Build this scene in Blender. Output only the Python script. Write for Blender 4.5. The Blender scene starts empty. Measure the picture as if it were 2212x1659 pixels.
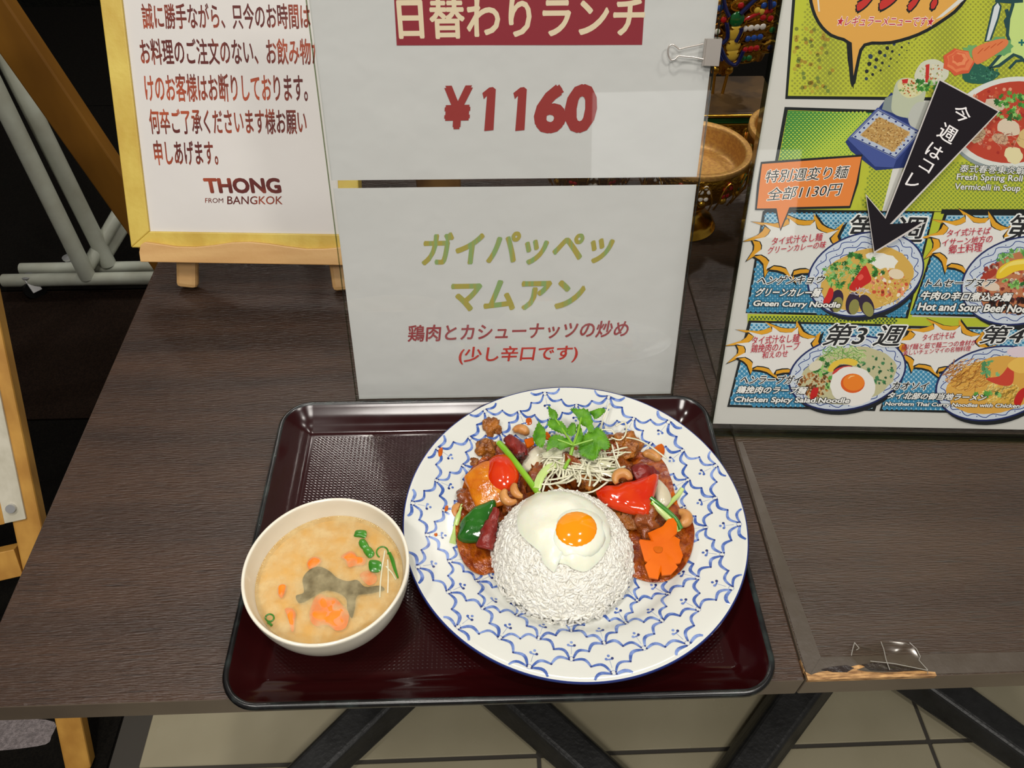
import bpy, math, random
import numpy as np
from mathutils import Vector, Matrix
from mathutils.geometry import tessellate_polygon
random.seed(7); RNG = np.random.default_rng(7)
C = bpy.context.scene.collection
SC = bpy.context.scene
# ------------------------------------------------------------------ camera
CAM_POS = Vector((0, 0, .55)); FPX = 1670.9
_pitch, _roll, _yaw = 0.824928, -0.010826, 0.044046
_cp, _sp, _cy, _sy = math.cos(_pitch), math.sin(_pitch), math.cos(_yaw), math.sin(_yaw)
FW = Vector((_sy*_cp, _cy*_cp, -_sp)); _rt = Vector((_cy, -_sy, 0)); _dn = FW.cross(_rt)
RT = _rt*math.cos(_roll) + _dn*math.sin(_roll); DN = _dn*math.cos(_roll) - _rt*math.sin(_roll)
cam = bpy.data.cameras.new('camera'); co = bpy.data.objects.new('camera', cam); C.objects.link(co)
cam.sensor_width = 36; cam.lens = FPX/2212*36; cam.clip_start = .02
m = Matrix.Identity(4)
for i, v in enumerate((RT, -DN, -FW)):
    for j in range(3): m[j][i] = v[j]
m.translation = CAM_POS; co.matrix_world = m
SC.camera = co
# ------------------------------------------------------------------ world, lamps, exposure
w = bpy.data.worlds.new('world'); SC.world = w; w.use_nodes = True
w.node_tree.nodes['Background'].inputs[0].default_value = (1, .965, .90, 1)
w.node_tree.nodes['Background'].inputs[1].default_value = .17
def lamp(name, loc, size, power, col=(1, .955, .89), target=None, size_y=None, spread=None):
    l = bpy.data.lights.new(name, 'AREA'); l.energy = power; l.color = col
    l.shape = 'DISK' if size_y is None else 'RECTANGLE'; l.size = size
    if size_y: l.size_y = size_y
    if spread: l.spread = spread
    o = bpy.data.objects.new(name, l); C.objects.link(o); o.location = loc
    d = (Vector(target) - Vector(loc)) if target else Vector((0, 0, -1))
    o.rotation_euler = d.to_track_quat('-Z', 'Y').to_euler(); return o
# the backlit sign across the passage whose reflection lies on the clear sign stand
_o = lamp('backlit_sign', (.56, -1.45, .315), .46, 1.1, (1, 1, .97), (.22, .6, .315), .27)
for nm, loc, s, pw in (('ceiling_lamp', (-.45, 2.02, 1.9), .08, 6), ('ceiling_lamp', (.37, 2.1, 1.9), .07, 5), ('ceiling_lamp', (1.24, 1.74, 1.9), .12, 14),
                       ('ceiling_lamp', (-.74, 2.25, 1.9), .09, 7), ('ceiling_lamp', (-.27, .26, 1.9), .10, 11), ('ceiling_lamp', (.8, .3, 1.9), .14, 7), ('ceiling_lamp', (-.9, -.3, 1.9), .2, 13),
                       ('ceiling_lamp', (.9, -.6, 1.9), .3, 15), ('ceiling_lamp', (-.2, -1.1, 1.7), .5, 24)):
    lamp(nm, loc, s, pw)
SC.view_settings.view_transform = 'Standard'; SC.view_settings.look = 'None'
SC.view_settings.exposure = -0.14; SC.view_settings.gamma = 1; SC.view_settings.use_curve_mapping = False
# ------------------------------------------------------------------ helpers: placing
def ray(px, py): return RT*(px-1106) + DN*(py-829.5) + FW*FPX
def g(px, py, z=0.0):
    r = ray(px, py); return CAM_POS + r*((z-CAM_POS.z)/r.z)
def gy(px, py, Y):
    r = ray(px, py); return CAM_POS + r*(Y/r.y)
def gh(px, py, fn):
    r = ray(px, py); r.normalize(); t = .35
    while t < 1.2:
        q = CAM_POS + r*t
        if q.z < fn(q.x, q.y): break
        t += .0005
    return q
class Plane:
    def __init__(s, O, yaw, tilt):
        s.O = Vector(O); s.u = Vector((math.cos(yaw), math.sin(yaw), 0))
        b = Vector((-s.u.y, s.u.x, 0)); s.v = Vector((0, 0, math.cos(tilt))) + b*math.sin(tilt)
        s.n = s.u.cross(s.v)          # towards the viewer
    def st(s, px, py, h=0):
        r = ray(px, py); t = ((s.O + s.n*h - CAM_POS).dot(s.n))/r.dot(s.n); q = CAM_POS + r*t - s.O
        return (q.dot(s.u), q.dot(s.v))
    def at(s, a, b, h=0): return s.O + s.u*a + s.v*b + s.n*h
    def px(s, px, py, h=0): return s.at(*s.st(px, py, h), h)
# ------------------------------------------------------------------ helpers: materials
def lin(c):
    r = []
    for v in c[:3]:
        v /= 255; r.append(v/12.92 if v <= .04045 else ((v+.055)/1.055)**2.4)
    return (*r, 1)
def pmat(name, col, rough=.5, metal=0, col2=None, nscale=20, nstretch=(1, 1, 1), bump=None, coat=0, sss=0, trans=0, ior=None, spec=None, rvar=None, detail=4, nlo=.35, nhi=.65):
    m = bpy.data.materials.new(name); m.use_nodes = True; nt = m.node_tree; N = nt.nodes; b = N['Principled BSDF']
    b.inputs['Base Color'].default_value = lin(col); b.inputs['Roughness'].default_value = rough; b.inputs['Metallic'].default_value = metal
    if coat: b.inputs['Coat Weight'].default_value = coat; b.inputs['Coat Roughness'].default_value = .06
    if sss:
        b.inputs['Subsurface Weight'].default_value = sss; b.inputs['Subsurface Radius'].default_value = (.004, .002, .001); b.inputs['Subsurface Scale'].default_value = 1
    if trans: b.inputs['Transmission Weight'].default_value = trans
    if ior: b.inputs['IOR'].default_value = ior
    if spec is not None: b.inputs['Specular IOR Level'].default_value = spec
    tc = N.new('ShaderNodeTexCoord')
    def noise(sc, st, det=4):
        mp = N.new('ShaderNodeMapping'); mp.inputs['Scale'].default_value = st; nt.links.new(tc.outputs['Object'], mp.inputs[0])
        n = N.new('ShaderNodeTexNoise'); n.inputs['Scale'].default_value = sc; n.inputs['Detail'].default_value = det; nt.links.new(mp.outputs[0], n.inputs['Vector']); return n
    if col2:
        n = noise(nscale, nstretch, detail); cr = N.new('ShaderNodeValToRGB'); cr.color_ramp.elements[0].position = nlo; cr.color_ramp.elements[1].position = nhi
        cr.color_ramp.elements[0].color = lin(col); cr.color_ramp.elements[1].color = lin(col2)
        nt.links.new(n.outputs['Fac'], cr.inputs[0]); nt.links.new(cr.outputs[0], b.inputs['Base Color'])
    if rvar:
        n = noise(rvar[0], nstretch); mr = N.new('ShaderNodeMapRange'); mr.inputs[1].default_value = .3; mr.inputs[2].default_value = .7
        mr.inputs[3].default_value = rvar[1]; mr.inputs[4].default_value = rvar[2]; nt.links.new(n.outputs['Fac'], mr.inputs[0]); nt.links.new(mr.outputs[0], b.inputs['Roughness'])
    if bump:
        sc, dist = bump[0], bump[1]; st = bump[2] if len(bump) > 2 else (1, 1, 1)
        n = noise(sc, st); bp = N.new('ShaderNodeBump'); bp.inputs['Distance'].default_value = dist; bp.inputs['Strength'].default_value = 1
        nt.links.new(n.outputs['Fac'], bp.inputs['Height']); nt.links.new(bp.outputs[0], b.inputs['Normal'])
        if coat: nt.links.new(bp.outputs[0], b.inputs['Coat Normal'])
    return m
def wood(name, c1, c2, c3, rough, bumpd, big=1.0):
    m = pmat(name, c1, rough); nt = m.node_tree; N = nt.nodes; b = N['Principled BSDF']; L = nt.links.new
    tc = N.new('ShaderNodeTexCoord')
    def nz(sc, st, det=5, dist=0):
        mp = N.new('ShaderNodeMapping'); mp.inputs['Scale'].default_value = st; L(tc.outputs['Object'], mp.inputs[0])
        n = N.new('ShaderNodeTexNoise'); n.inputs['Scale'].default_value = sc; n.inputs['Detail'].default_value = det; n.inputs['Distortion'].default_value = dist; L(mp.outputs[0], n.inputs['Vector']); return n
    a = nz(5*big, (.5, 5, 5), 3, .4); f = nz(30*big, (1, 22, 22), 4)
    r1 = N.new('ShaderNodeValToRGB'); r1.color_ramp.elements[0].position = .35; r1.color_ramp.elements[1].position = .68
    r1.color_ramp.elements[0].color = lin(c1); r1.color_ramp.elements[1].color = lin(c2); L(a.outputs['Fac'], r1.inputs[0])
    mx = N.new('ShaderNodeMix'); mx.data_type = 'RGBA'; L(r1.outputs[0], mx.inputs[6]); mx.inputs[7].default_value = lin(c3)
    mr = N.new('ShaderNodeMapRange'); mr.inputs[1].default_value = .52; mr.inputs[2].default_value = .72; L(f.outputs['Fac'], mr.inputs[0]); mr.inputs[4].default_value = .75
    L(mr.outputs[0], mx.inputs[0]); L(mx.outputs[2], b.inputs['Base Color'])
    bp = N.new('ShaderNodeBump'); bp.inputs['Distance'].default_value = bumpd; fb = nz(60*big, (1.5, 14, 14), 4); L(fb.outputs['Fac'], bp.inputs['Height']); L(bp.outputs[0], b.inputs['Normal'])
    return m
def clearmat(name, tint=(252, 253, 252), fac=1.0, rough=.02, ior=1.49):
    m = bpy.data.materials.new(name); m.use_nodes = True; nt = m.node_tree; N = nt.nodes; L = nt.links.new
    for n in list(N):
        if n.type != 'OUTPUT_MATERIAL': N.remove(n)
    out = [n for n in N if n.type == 'OUTPUT_MATERIAL'][0]
    t = N.new('ShaderNodeBsdfTransparent'); t.inputs[0].default_value = lin(tint); gl = N.new('ShaderNodeBsdfGlossy'); gl.inputs['Roughness'].default_value = rough
    fr = N.new('ShaderNodeFresnel'); fr.inputs[0].default_value = ior; ml = N.new('ShaderNodeMath'); ml.operation = 'MULTIPLY'; ml.inputs[1].default_value = fac
    mx = N.new('ShaderNodeMixShader'); ge = N.new('ShaderNodeNewGeometry'); iv = N.new('ShaderNodeMath'); iv.operation = 'SUBTRACT'; iv.inputs[0].default_value = 1; L(ge.outputs['Backfacing'], iv.inputs[1])
    m2 = N.new('ShaderNodeMath'); m2.operation = 'MULTIPLY'; L(fr.outputs[0], m2.inputs[0]); L(iv.outputs[0], m2.inputs[1]); L(m2.outputs[0], ml.inputs[0]); L(ml.outputs[0], mx.inputs[0]); L(t.outputs[0], mx.inputs[1]); L(gl.outputs[0], mx.inputs[2]); L(mx.outputs[0], out.inputs[0])
    return m
# ------------------------------------------------------------------ helpers: objects
def tag(o, label=None, cat=None, group=None, kind=None):
    if label: o['label'] = label
    if cat: o['category'] = cat
    if group: o['group'] = group
    if kind: o['kind'] = kind
    return o
def empty(name, loc=(0, 0, 0), label=None, cat=None, group=None, rz=0):
    o = bpy.data.objects.new(name, None); C.objects.link(o); o.location = loc; o.rotation_euler = (0, 0, rz); o.empty_display_size = .02
    return tag(o, label, cat, group)
bpy_up = {}
def mk(name, V, F, mats, parent=None, smooth=False, mi=None):
    me = bpy.data.meshes.new(name)
    if isinstance(V, np.ndarray): V = V.tolist()
    V = [tuple(v) for v in V]
    if parent is not None:   # vertices are given in world space: bring them to the parent's frame
        pm = PM(parent).inverted()
        V = [tuple(pm @ Vector(v)) for v in V]
    me.from_pydata(V, [], F)
    for m in (mats if isinstance(mats, (list, tuple)) else [mats]): me.materials.append(m)
    if mi: me.polygons.foreach_set('material_index', mi)
    me.polygons.foreach_set('use_smooth', [smooth]*len(me.polygons)); me.update()
    o = bpy.data.objects.new(name, me); C.objects.link(o)
    if parent is not None: o.parent = parent
    return o
def PM(o):
    mm = Matrix.LocRotScale(o.location, o.rotation_euler, o.scale)
    return PM(o.parent) @ mm if o.parent else mm
def autosmooth(o, ang=40):
    me = o.data; me.update()
    me.polygons.foreach_set('use_smooth', [True]*len(me.polygons))
    me.set_sharp_from_angle(angle=math.radians(ang)); return o
def box8(P):  # P: 8 corners (bottom 4 ccw, top 4 ccw)
    return list(P), [(3, 2, 1, 0), (4, 5, 6, 7), (0, 1, 5, 4), (1, 2, 6, 5), (2, 3, 7, 6), (3, 0, 4, 7)]
def box(name, x0, x1, y0, y1, z0, z1, mat, parent=None, bevel=0.0):
    V, F = box8([(x0, y0, z0), (x1, y0, z0), (x1, y1, z0), (x0, y1, z0), (x0, y0, z1), (x1, y0, z1), (x1, y1, z1), (x0, y1, z1)])
    o = mk(name, V, F, mat, parent)
    if bevel: bev(o, bevel)
    return o
def bev(o, wd, seg=2):
    md = o.modifiers.new('bevel', 'BEVEL'); md.width = wd; md.segments = seg; md.limit_method = 'ANGLE'; return o
def beam(name, A, B, w_, h_, mat, parent=None, side=None, bevel=.001):
    A = Vector(A); B = Vector(B); d = (B-A).normalized(); s = Vector(side) if side else d.cross(Vector((0, 0, 1)))
    s = (s - d*s.dot(d)).normalized(); t = s.cross(d)
    P = [A+s*a*w_/2+t*b*h_/2 for a, b in ((-1, -1), (1, -1), (1, 1), (-1, 1))]; P += [p+(B-A) for p in P]
    V, F = box8(P); o = mk(name, V, F, mat, parent)
    if bevel: bev(o, bevel)
    return o
def frames(pts):
    P = [Vector(p) for p in pts]; T = []
    for i in range(len(P)):
        a = P[max(i-1, 0)]; b = P[min(i+1, len(P)-1)]; T.append((b-a).normalized())
    up = Vector((0, 0, 1)) if abs(T[0].z) < .9 else Vector((1, 0, 0)); n = (up - T[0]*up.dot(T[0])).normalized(); R = []
    for t in T:
        n = (n - t*n.dot(t)).normalized(); R.append((n, t.cross(n)))
    return P, T, R
def tube_vf(pts, rad, n=8, flat=1.0, off=0, caps=True):
    P, T, R = frames(pts); V = []; F = []
    if not isinstance(rad, (list, tuple)): rad = [rad]*len(P)
    for p, (a, b), r in zip(P, R, rad):
        for k in range(n):
            th = 2*math.pi*k/n; V.append(p + a*math.cos(th)*r*flat + b*math.sin(th)*r)
    for i in range(len(P)-1):
        for k in range(n): F.append((off+i*n+k, off+i*n+(k+1) % n, off+(i+1)*n+(k+1) % n, off+(i+1)*n+k))
    if caps: F.append(tuple(off+k for k in range(n))[::-1]); F.append(tuple(off+(len(P)-1)*n+k for k in range(n)))
    return V, F
def tube(name, pts, rad, mat, parent=None, n=8, flat=1.0, smooth=True):
    V, F = tube_vf(pts, rad, n, flat); o = mk(name, V, F, mat, parent, smooth)
    if smooth: autosmooth(o, 50)
    return o
def catmull(pts, n=4, closed=True):
    P = [np.array(p, float) for p in pts]; out = []; m_ = len(P)
    for i in range(m_ if closed else m_-1):
        p0, p1, p2, p3 = (P[(i-1) % m_], P[i], P[(i+1) % m_], P[(i+2) % m_]) if closed else (P[max(i-1, 0)], P[i], P[i+1], P[min(i+2, m_-1)])
        for k in range(n):
            t = k/n; out.append(.5*((2*p1)+(-p0+p2)*t+(2*p0-5*p1+4*p2-p3)*t*t+(-p0+3*p1-3*p2+p3)*t**3))
    if not closed: out.append(P[-1])
    return [tuple(p) for p in out]
def lathe(name, prof, mat, parent=None, c=(0, 0, 0), n=96, smooth=True, mi_fn=None, mats=None, ang=35):
    V = []; F = []; MI = []
    for r, z in prof:
        for k in range(n):
            t = 2*math.pi*k/n; V.append((c[0]+r*math.cos(t), c[1]+r*math.sin(t), c[2]+z))
    for i in range(len(prof)-1):
        for k in range(n):
            F.append((i*n+k, i*n+(k+1) % n, (i+1)*n+(k+1) % n, (i+1)*n+k)); MI.append(mi_fn(i) if mi_fn else 0)
    o = mk(name, V, F, mats or mat, parent, smooth, MI)
    if smooth: autosmooth(o, ang)
    return o
from mathutils import noise as mnoise
def puck(name, outline, z0, thick, dome, mat, parent=None, rings=7, nz=(0, 80), cc=None, power=2.0, flatten=0, smooth=True, ang=55):
    """closed piece: outline in world xy, base height z0 (number or fn), rounded top"""
    zf = z0 if callable(z0) else (lambda x, y: z0)
    n = len(outline); cx = sum(p[0] for p in outline)/n; cy = sum(p[1] for p in outline)/n
    if cc: cx, cy = cc
    V = []; F = []
    def nzv(x, y): return nz[0]*mnoise.noise(Vector((x*nz[1], y*nz[1], hash(name) % 7 * 0 + cx*50)))*1.6 if nz[0] else 0
    V.append((cx, cy, zf(cx, cy)+thick+dome+nzv(cx, cy)))
    for k in range(1, rings+1):
        r = k/rings
        for p in outline:
            x = cx+(p[0]-cx)*r; y = cy+(p[1]-cy)*r
            V.append((x, y, zf(x, y)+thick*(1 if k < rings else .72)+dome*(1-r**power)+nzv(x, y)*(1 if k < rings else .4)))
    for j in range(n): F.append((0, 1+j, 1+(j+1) % n))
    for k in range(rings-1):
        for j in range(n): F.append((1+k*n+j, 1+(k+1)*n+j, 1+(k+1)*n+(j+1) % n, 1+k*n+(j+1) % n))
    b0 = len(V)
    for p in outline:
        x = cx+(p[0]-cx)*.985; y = cy+(p[1]-cy)*.985; V.append((x, y, zf(x, y)))
    base = 1+(rings-1)*n
    for j in range(n): F.append((base+j, b0+j, b0+(j+1) % n, base+(j+1) % n))
    V.append((cx, cy, zf(cx, cy)+dome*.5)); c2 = len(V)-1
    for j in range(n): F.append((b0+j, c2, b0+(j+1) % n))
    o = mk(name, V, F, mat, parent, smooth)
    if smooth: autosmooth(o, ang)
    return o
def blob(name, c, rad, mat, parent=None, nz=(.15, 60), rot=(0, 0, 0), n=20, seed=0, nz2=None):
    R = Matrix.Rotation(rot[2], 3, 'Z') @ Matrix.Rotation(rot[1], 3, 'Y') @ Matrix.Rotation(rot[0], 3, 'X'); V = []; F = []
    for i in range(n+1):
        ph = math.pi*i/n
        for k in range(2*n):
            th = math.pi*k/n; d = Vector((math.sin(ph)*math.cos(th), math.sin(ph)*math.sin(th), math.cos(ph)))
            s = 1+nz[0]*mnoise.noise(d*nz[1]+Vector((seed*3.1, seed*1.7, seed)))
            if nz2: s += nz2[0]*mnoise.noise(d*nz2[1]+Vector((seed, seed*5.1, 3)))
            V.append(Vector(c)+R @ Vector((d.x*rad[0]*s, d.y*rad[1]*s, d.z*rad[2]*s)))
    for i in range(n):
        for k in range(2*n): F.append((i*2*n+k, (i+1)*2*n+k, (i+1)*2*n+(k+1) % (2*n), i*2*n+(k+1) % (2*n)))
    return mk(name, V, F, mat, parent, True)
# ------------------------------------------------------------------ helpers: flat print
def ink_mat(name, rough=.45, vary=None):
    m = bpy.data.materials.new(name); m.use_nodes = True; nt = m.node_tree; b = nt.nodes['Principled BSDF']; b.inputs['Roughness'].default_value = rough
    b.inputs['Specular IOR Level'].default_value = .3
    a = nt.nodes.new('ShaderNodeAttribute'); a.attribute_name = 'ink'; src = a.outputs['Color']
    if vary:
        tc = nt.nodes.new('ShaderNodeTexCoord'); mp = nt.nodes.new('ShaderNodeMapping'); mp.inputs['Scale'].default_value = vary[3] if len(vary) > 3 else (1, 1, 1)
        n = nt.nodes.new('ShaderNodeTexNoise'); n.inputs['Scale'].default_value = vary[0]; n.inputs['Detail'].default_value = 1
        nt.links.new(tc.outputs['Object'], mp.inputs[0]); nt.links.new(mp.outputs[0], n.inputs['Vector'])
        r = nt.nodes.new('ShaderNodeMapRange'); r.inputs[1].default_value = vary[4] if len(vary) > 4 else .4; r.inputs[2].default_value = vary[5] if len(vary) > 5 else .62; nt.links.new(n.outputs['Fac'], r.inputs[0])
        mx = nt.nodes.new('ShaderNodeMix'); mx.data_type = 'RGBA'; nt.links.new(r.outputs[0], mx.inputs[0]); nt.links.new(a.outputs['Color'], mx.inputs[6]); mx.inputs[7].default_value = lin(vary[1]); src = mx.outputs[2]
    nt.links.new(src, b.inputs['Base Color']); return m
_glyph = {}
def glyphs(body, off=0.0):
    k = (body, off)
    if k in _glyph: return _glyph[k]
    cu = bpy.data.curves.new('t', 'FONT'); cu.body = body; cu.size = 1; cu.offset = off; cu.resolution_u = 3
    ob = bpy.data.objects.new('t', cu); me = ob.to_mesh()
    V = [(v.co.x, v.co.y) for v in me.vertices]; F = [tuple(p.vertices) for p in me.polygons]; ob.to_mesh_clear()
    bpy.data.objects.remove(ob); bpy.data.curves.remove(cu); _glyph[k] = (V, F); return V, F
class Print:
    def __init__(s, plane, parent, mat, h0=.0002, dh=.00002): s.pl, s.par, s.mat, s.h, s.dh = plane, parent, mat, h0, dh; s.reset()
    def reset(s): s.V = []; s.F = []; s.K = []
    def _add(s, st, F, col, keep=False):
        o = len(s.V); s.V += [s.pl.at(a, b, s.h) for a, b in st]
        for f in F: s.F.append(tuple(o+i for i in f)); s.K.append(lin(col))
        if not keep: s.h += s.dh
    def xy(s, p): return s.pl.st(p[0], p[1], s.h)
    def poly(s, pts, col, keep=False):
        st = [s.xy(p) for p in pts]; T = tessellate_polygon([[Vector((a, b, 0)) for a, b in st]])
        A = sum((st[t[0]][0]-st[t[2]][0])*(st[t[1]][1]-st[t[2]][1])-(st[t[0]][1]-st[t[2]][1])*(st[t[1]][0]-st[t[2]][0]) for t in T)
        s._add(st, [t if A > 0 else t[::-1] for t in T], col, keep)
    def quadstrip(s, L, R, col, keep=False):
        n = len(L); s._add([s.xy(p) for p in L+R], [(i, i+1, n+i+1, n+i) for i in range(n-1)], col, keep)
    def stroke(s, pts, wd, col, closed=False, keep=False, taper=False, flip=False):
        P = [np.array(p, float) for p in pts]; n = len(P); Lf = []; Rt = []
        for i in range(n):
            a = P[(i-1) % n] if closed or i > 0 else P[i]; b = P[(i+1) % n] if closed or i < n-1 else P[i]
            d = b-a; L = np.hypot(*d) or 1; nn = np.array((-d[1], d[0]))/L; ww = wd/2*(math.sin(math.pi*(i+.3)/(n-.4)) if taper else 1)
            Lf.append(P[i]+nn*ww); Rt.append(P[i]-nn*ww)
        if closed: Lf.append(Lf[0]); Rt.append(Rt[0])
        s.quadstrip(Rt, Lf, col, keep)
    def ell(s, cx, cy, rx, ry, col, ang=0, n=28, keep=False, jit=0):
        c, sn = math.cos(ang), math.sin(ang); P = []
        for k in range(n):
            t = 2*math.pi*k/n; j = 1+(random.uniform(-jit, jit) if jit else 0); x = rx*math.cos(t)*j; y = ry*math.sin(t)*j; P.append((cx+x*c-y*sn, cy+x*sn+y*c))
        s._add([s.xy(p) for p in P], [tuple(range(n))[::-1]], col, keep); return P
    def dots(s, pts, pitch, rfn, col, n=8, ang=.0, squash=.92):
        xs = [p[0] for p in pts]; ys = [p[1] for p in pts]; x0, x1, y0, y1 = min(xs), max(xs), min(ys), max(ys); row = 0; y = y0
        while y < y1:
            x = x0 + (pitch/2 if row % 2 else 0)
            while x < x1:
                r = rfn(x, y)
                if r > .3 and inside((x, y), pts): s.ell(x, y, r, r*squash, col, n=n, keep=True)
                x += pitch
            y += pitch*.5; row += 1
        s.h += s.dh
    def text(s, body, bl, br, tl, col, off=0.012, outline=None, ooff=.045, base=0.0):
        """glyph ink box mapped onto bl-br (bottom) and bl-tl (left side), in the sign's own plane"""
        V0, _ = glyphs(body, base); xs = [v[0] for v in V0]; ys = [v[1] for v in V0]; x0, x1, y0, y1 = min(xs), max(xs), min(ys), max(ys)
        B, R_, T_ = np.array(s.xy(bl)), np.array(s.xy(br)), np.array(s.xy(tl))
        def put(o, c, n):
            V, F = glyphs(body, 0)
            for k in range(n+1):     # heavier weight: the same glyph laid down again, nudged round a small circle
                dx = o*math.cos(2*math.pi*k/n) if n and k else 0; dy = o*math.sin(2*math.pi*k/n) if n and k else 0
                s._add([tuple(B+(R_-B)*((x+dx-x0)/(x1-x0))+(T_-B)*((y+dy-y0)/(y1-y0))) for x, y in V], F, c, True)
                s.h += s.dh*.1
            s.h += s.dh
        if outline: put(ooff, outline, 8)
        put(off, col, 0 if off < .003 else (4 if off < .018 else 6))
    def flush(s, name='print', label=None, kind=None):
        if not s.F: return None
        o = mk(name, s.V, s.F, s.mat, s.par); me = o.data; at = me.color_attributes.new('ink', 'FLOAT_COLOR', 'CORNER')
        data = []
        for f, k in zip(s.F, s.K): data += list(k)*len(f)
        at.data.foreach_set('color', data)
        if label: o['label'] = label
        if kind: o['kind'] = kind
        s.reset(); return o
def inside(p, poly):
    x, y = p; r = False; n = len(poly)
    for i in range(n):
        x1, y1 = poly[i]; x2, y2 = poly[(i+1) % n]
        if (y1 > y) != (y2 > y) and x < (x2-x1)*(y-y1)/(y2-y1)+x1: r = not r
    return r
def sheet(name, pl, s0, s1, t0, t1, h, th, mat, parent=None):
    P = [pl.at(a, b, hh) for hh in (h-th, h) for a, b in ((s0, t0), (s1, t0), (s1, t1), (s0, t1))]
    V, F = box8(P); return mk(name, V, F, mat, parent)
# ------------------------------------------------------------------ materials
M = {}
M['wood_l'] = wood('dark_walnut_laminate', (42, 27, 18), (64, 43, 29), (26, 16, 11), .30, .0012)
M['wood_r'] = wood('grey_walnut_laminate', (54, 40, 30), (72, 56, 43), (60, 56, 50), .27, .0012)
M['edge'] = pmat('table_edge_band', (92, 80, 68), .45, col2=(104, 92, 78), nscale=15)
M['tape'] = pmat('edge_tape', (74, 65, 56), .33, col2=(84, 76, 68), nscale=40, bump=(90, .0006))
M['rawwood'] = pmat('chipped_raw_wood', (205, 160, 105), .8, col2=(120, 84, 50), nscale=90, nstretch=(1, 6, 6), bump=(300, .0006))
M['iron'] = pmat('black_cast_iron', (20, 20, 20), .42, bump=(160, .0006), col2=(34, 34, 34), nscale=30)
M['tile'] = pmat('beige_floor_tile', (156, 148, 124), .22, col2=(146, 138, 114), nscale=6, rvar=(9, .18, .35))
M['grout'] = pmat('grey_grout', (60, 56, 50), .9)
M['carpet_k'] = pmat('black_carpet', (15, 13, 11), .95, bump=(500, .004), col2=(24, 21, 17), nscale=300, spec=.1)
M['carpet_b'] = pmat('brown_carpet', (46, 33, 25), .95, bump=(500, .004), col2=(30, 21, 16), nscale=300, spec=.1)
M['carpet_g'] = pmat('grey_carpet', (150, 140, 140), .95, bump=(500, .004), col2=(120, 112, 112), nscale=200, spec=.1)
M['wall'] = pmat('black_rough_wall', (13, 13, 11), .95, col2=(22, 22, 17), nscale=60, bump=(120, .004), spec=.1)
M['clear'] = clearmat('clear_acrylic'); M['clear_edge'] = clearmat('clear_acrylic_edge', (190, 200, 175), 1.6, .08)
M['paper'] = pmat('white_paper', (214, 210, 206), .55, spec=.25, bump=(14, .0012))
M['paper2'] = pmat('cool_white_paper', (208, 206, 206), .5, spec=.25, bump=(11, .003))
M['ink'] = ink_mat('printed_ink')
M['ink_brown'] = ink_mat('printed_brown_ink', .5, (22, (170, 75, 45)))
M['ink_olive'] = ink_mat('printed_olive_ink', .5, (180, (140, 165, 105), 0, (1, .03, .03), .5, .6))
# ------------------------------------------------------------------ structure: floor, carpet, wall
FZ = -.688
FX, FY = .0632, .3787     # a crossing of tile joints
fl = box('floor', -4, 5, -2.6, 5, FZ-.03, FZ-.003, M['grout']); tag(fl, kind='structure')
proto = None
for i in range(-1, 6):
    for j in range(-2, 3):
        x0 = FX+.6*i; y0 = FY+.6*j; xa = max(x0, -.575)
        if x0+.6 < -.57: continue
        if i == -1 or i == 0 or proto is None:
            o = box('tile', xa+.003, x0+.597, y0+.003, y0+.597, FZ-.008, FZ, M['tile'], fl); bev(o, .0012, 1)
            if i == 0: proto = (o, x0, y0)
        else:
            o = proto[0].copy(); C.objects.link(o); o.location = (x0-proto[1], y0-proto[2], 0)
# the dark carpet left of the tiles
cp = box('floor', -3.6, -.579, -1.0, 4.2, FZ-.003, FZ-.001, M['carpet_k']); tag(cp, 'dark carpeted floor left of the beige tiles', kind='structure')
cps = {}
for (x0, x1, y0, y1, k) in ((-3.4, -.58, 1.07, 1.48, 'carpet_b'), (-3.4, -.58, -.2, 1.065, 'carpet_k'), (-3.4, -.58, 1.485, 2.4, 'carpet_k'), (-3.4, -.58, 2.405, 4.1, 'carpet_k')):
    box('carpet_tile', x0, x1, y0, y1, FZ-.001, FZ+.003, M[k], cp)
c0 = g(112, 1572, FZ+.004); 
pk = puck('carpet_patch', catmull([tuple(g(x, y, FZ+.003)[:2]) for x, y in ((-60, 1560), (40, 1552), (118, 1560), (112, 1590), (100, 1608), (40, 1618), (0, 1622), (-80, 1630))], 3), FZ+.003, .0015, 0, M['carpet_g'], cp, rings=2)
bk = box('wall_back', -3.6, 4.5, 3.2, 3.26, FZ, 2.1, M['wall']); tag(bk, kind='structure')
wl = box('wall_left', -3.66, -3.6, -1.0, 3.26, FZ, 2.1, M['wall']); tag(wl, kind='structure')
cp2 = box('floor', FX+.6*5+.6, 4.9, -2, 4, FZ-.003, FZ, M['carpet_k']); tag(cp2, kind='structure')
cp3 = box('floor', -.575, FX+.6*6, FY+.6*3, 3.2, FZ-.003, FZ, M['carpet_k']); tag(cp3, kind='structure')
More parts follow.
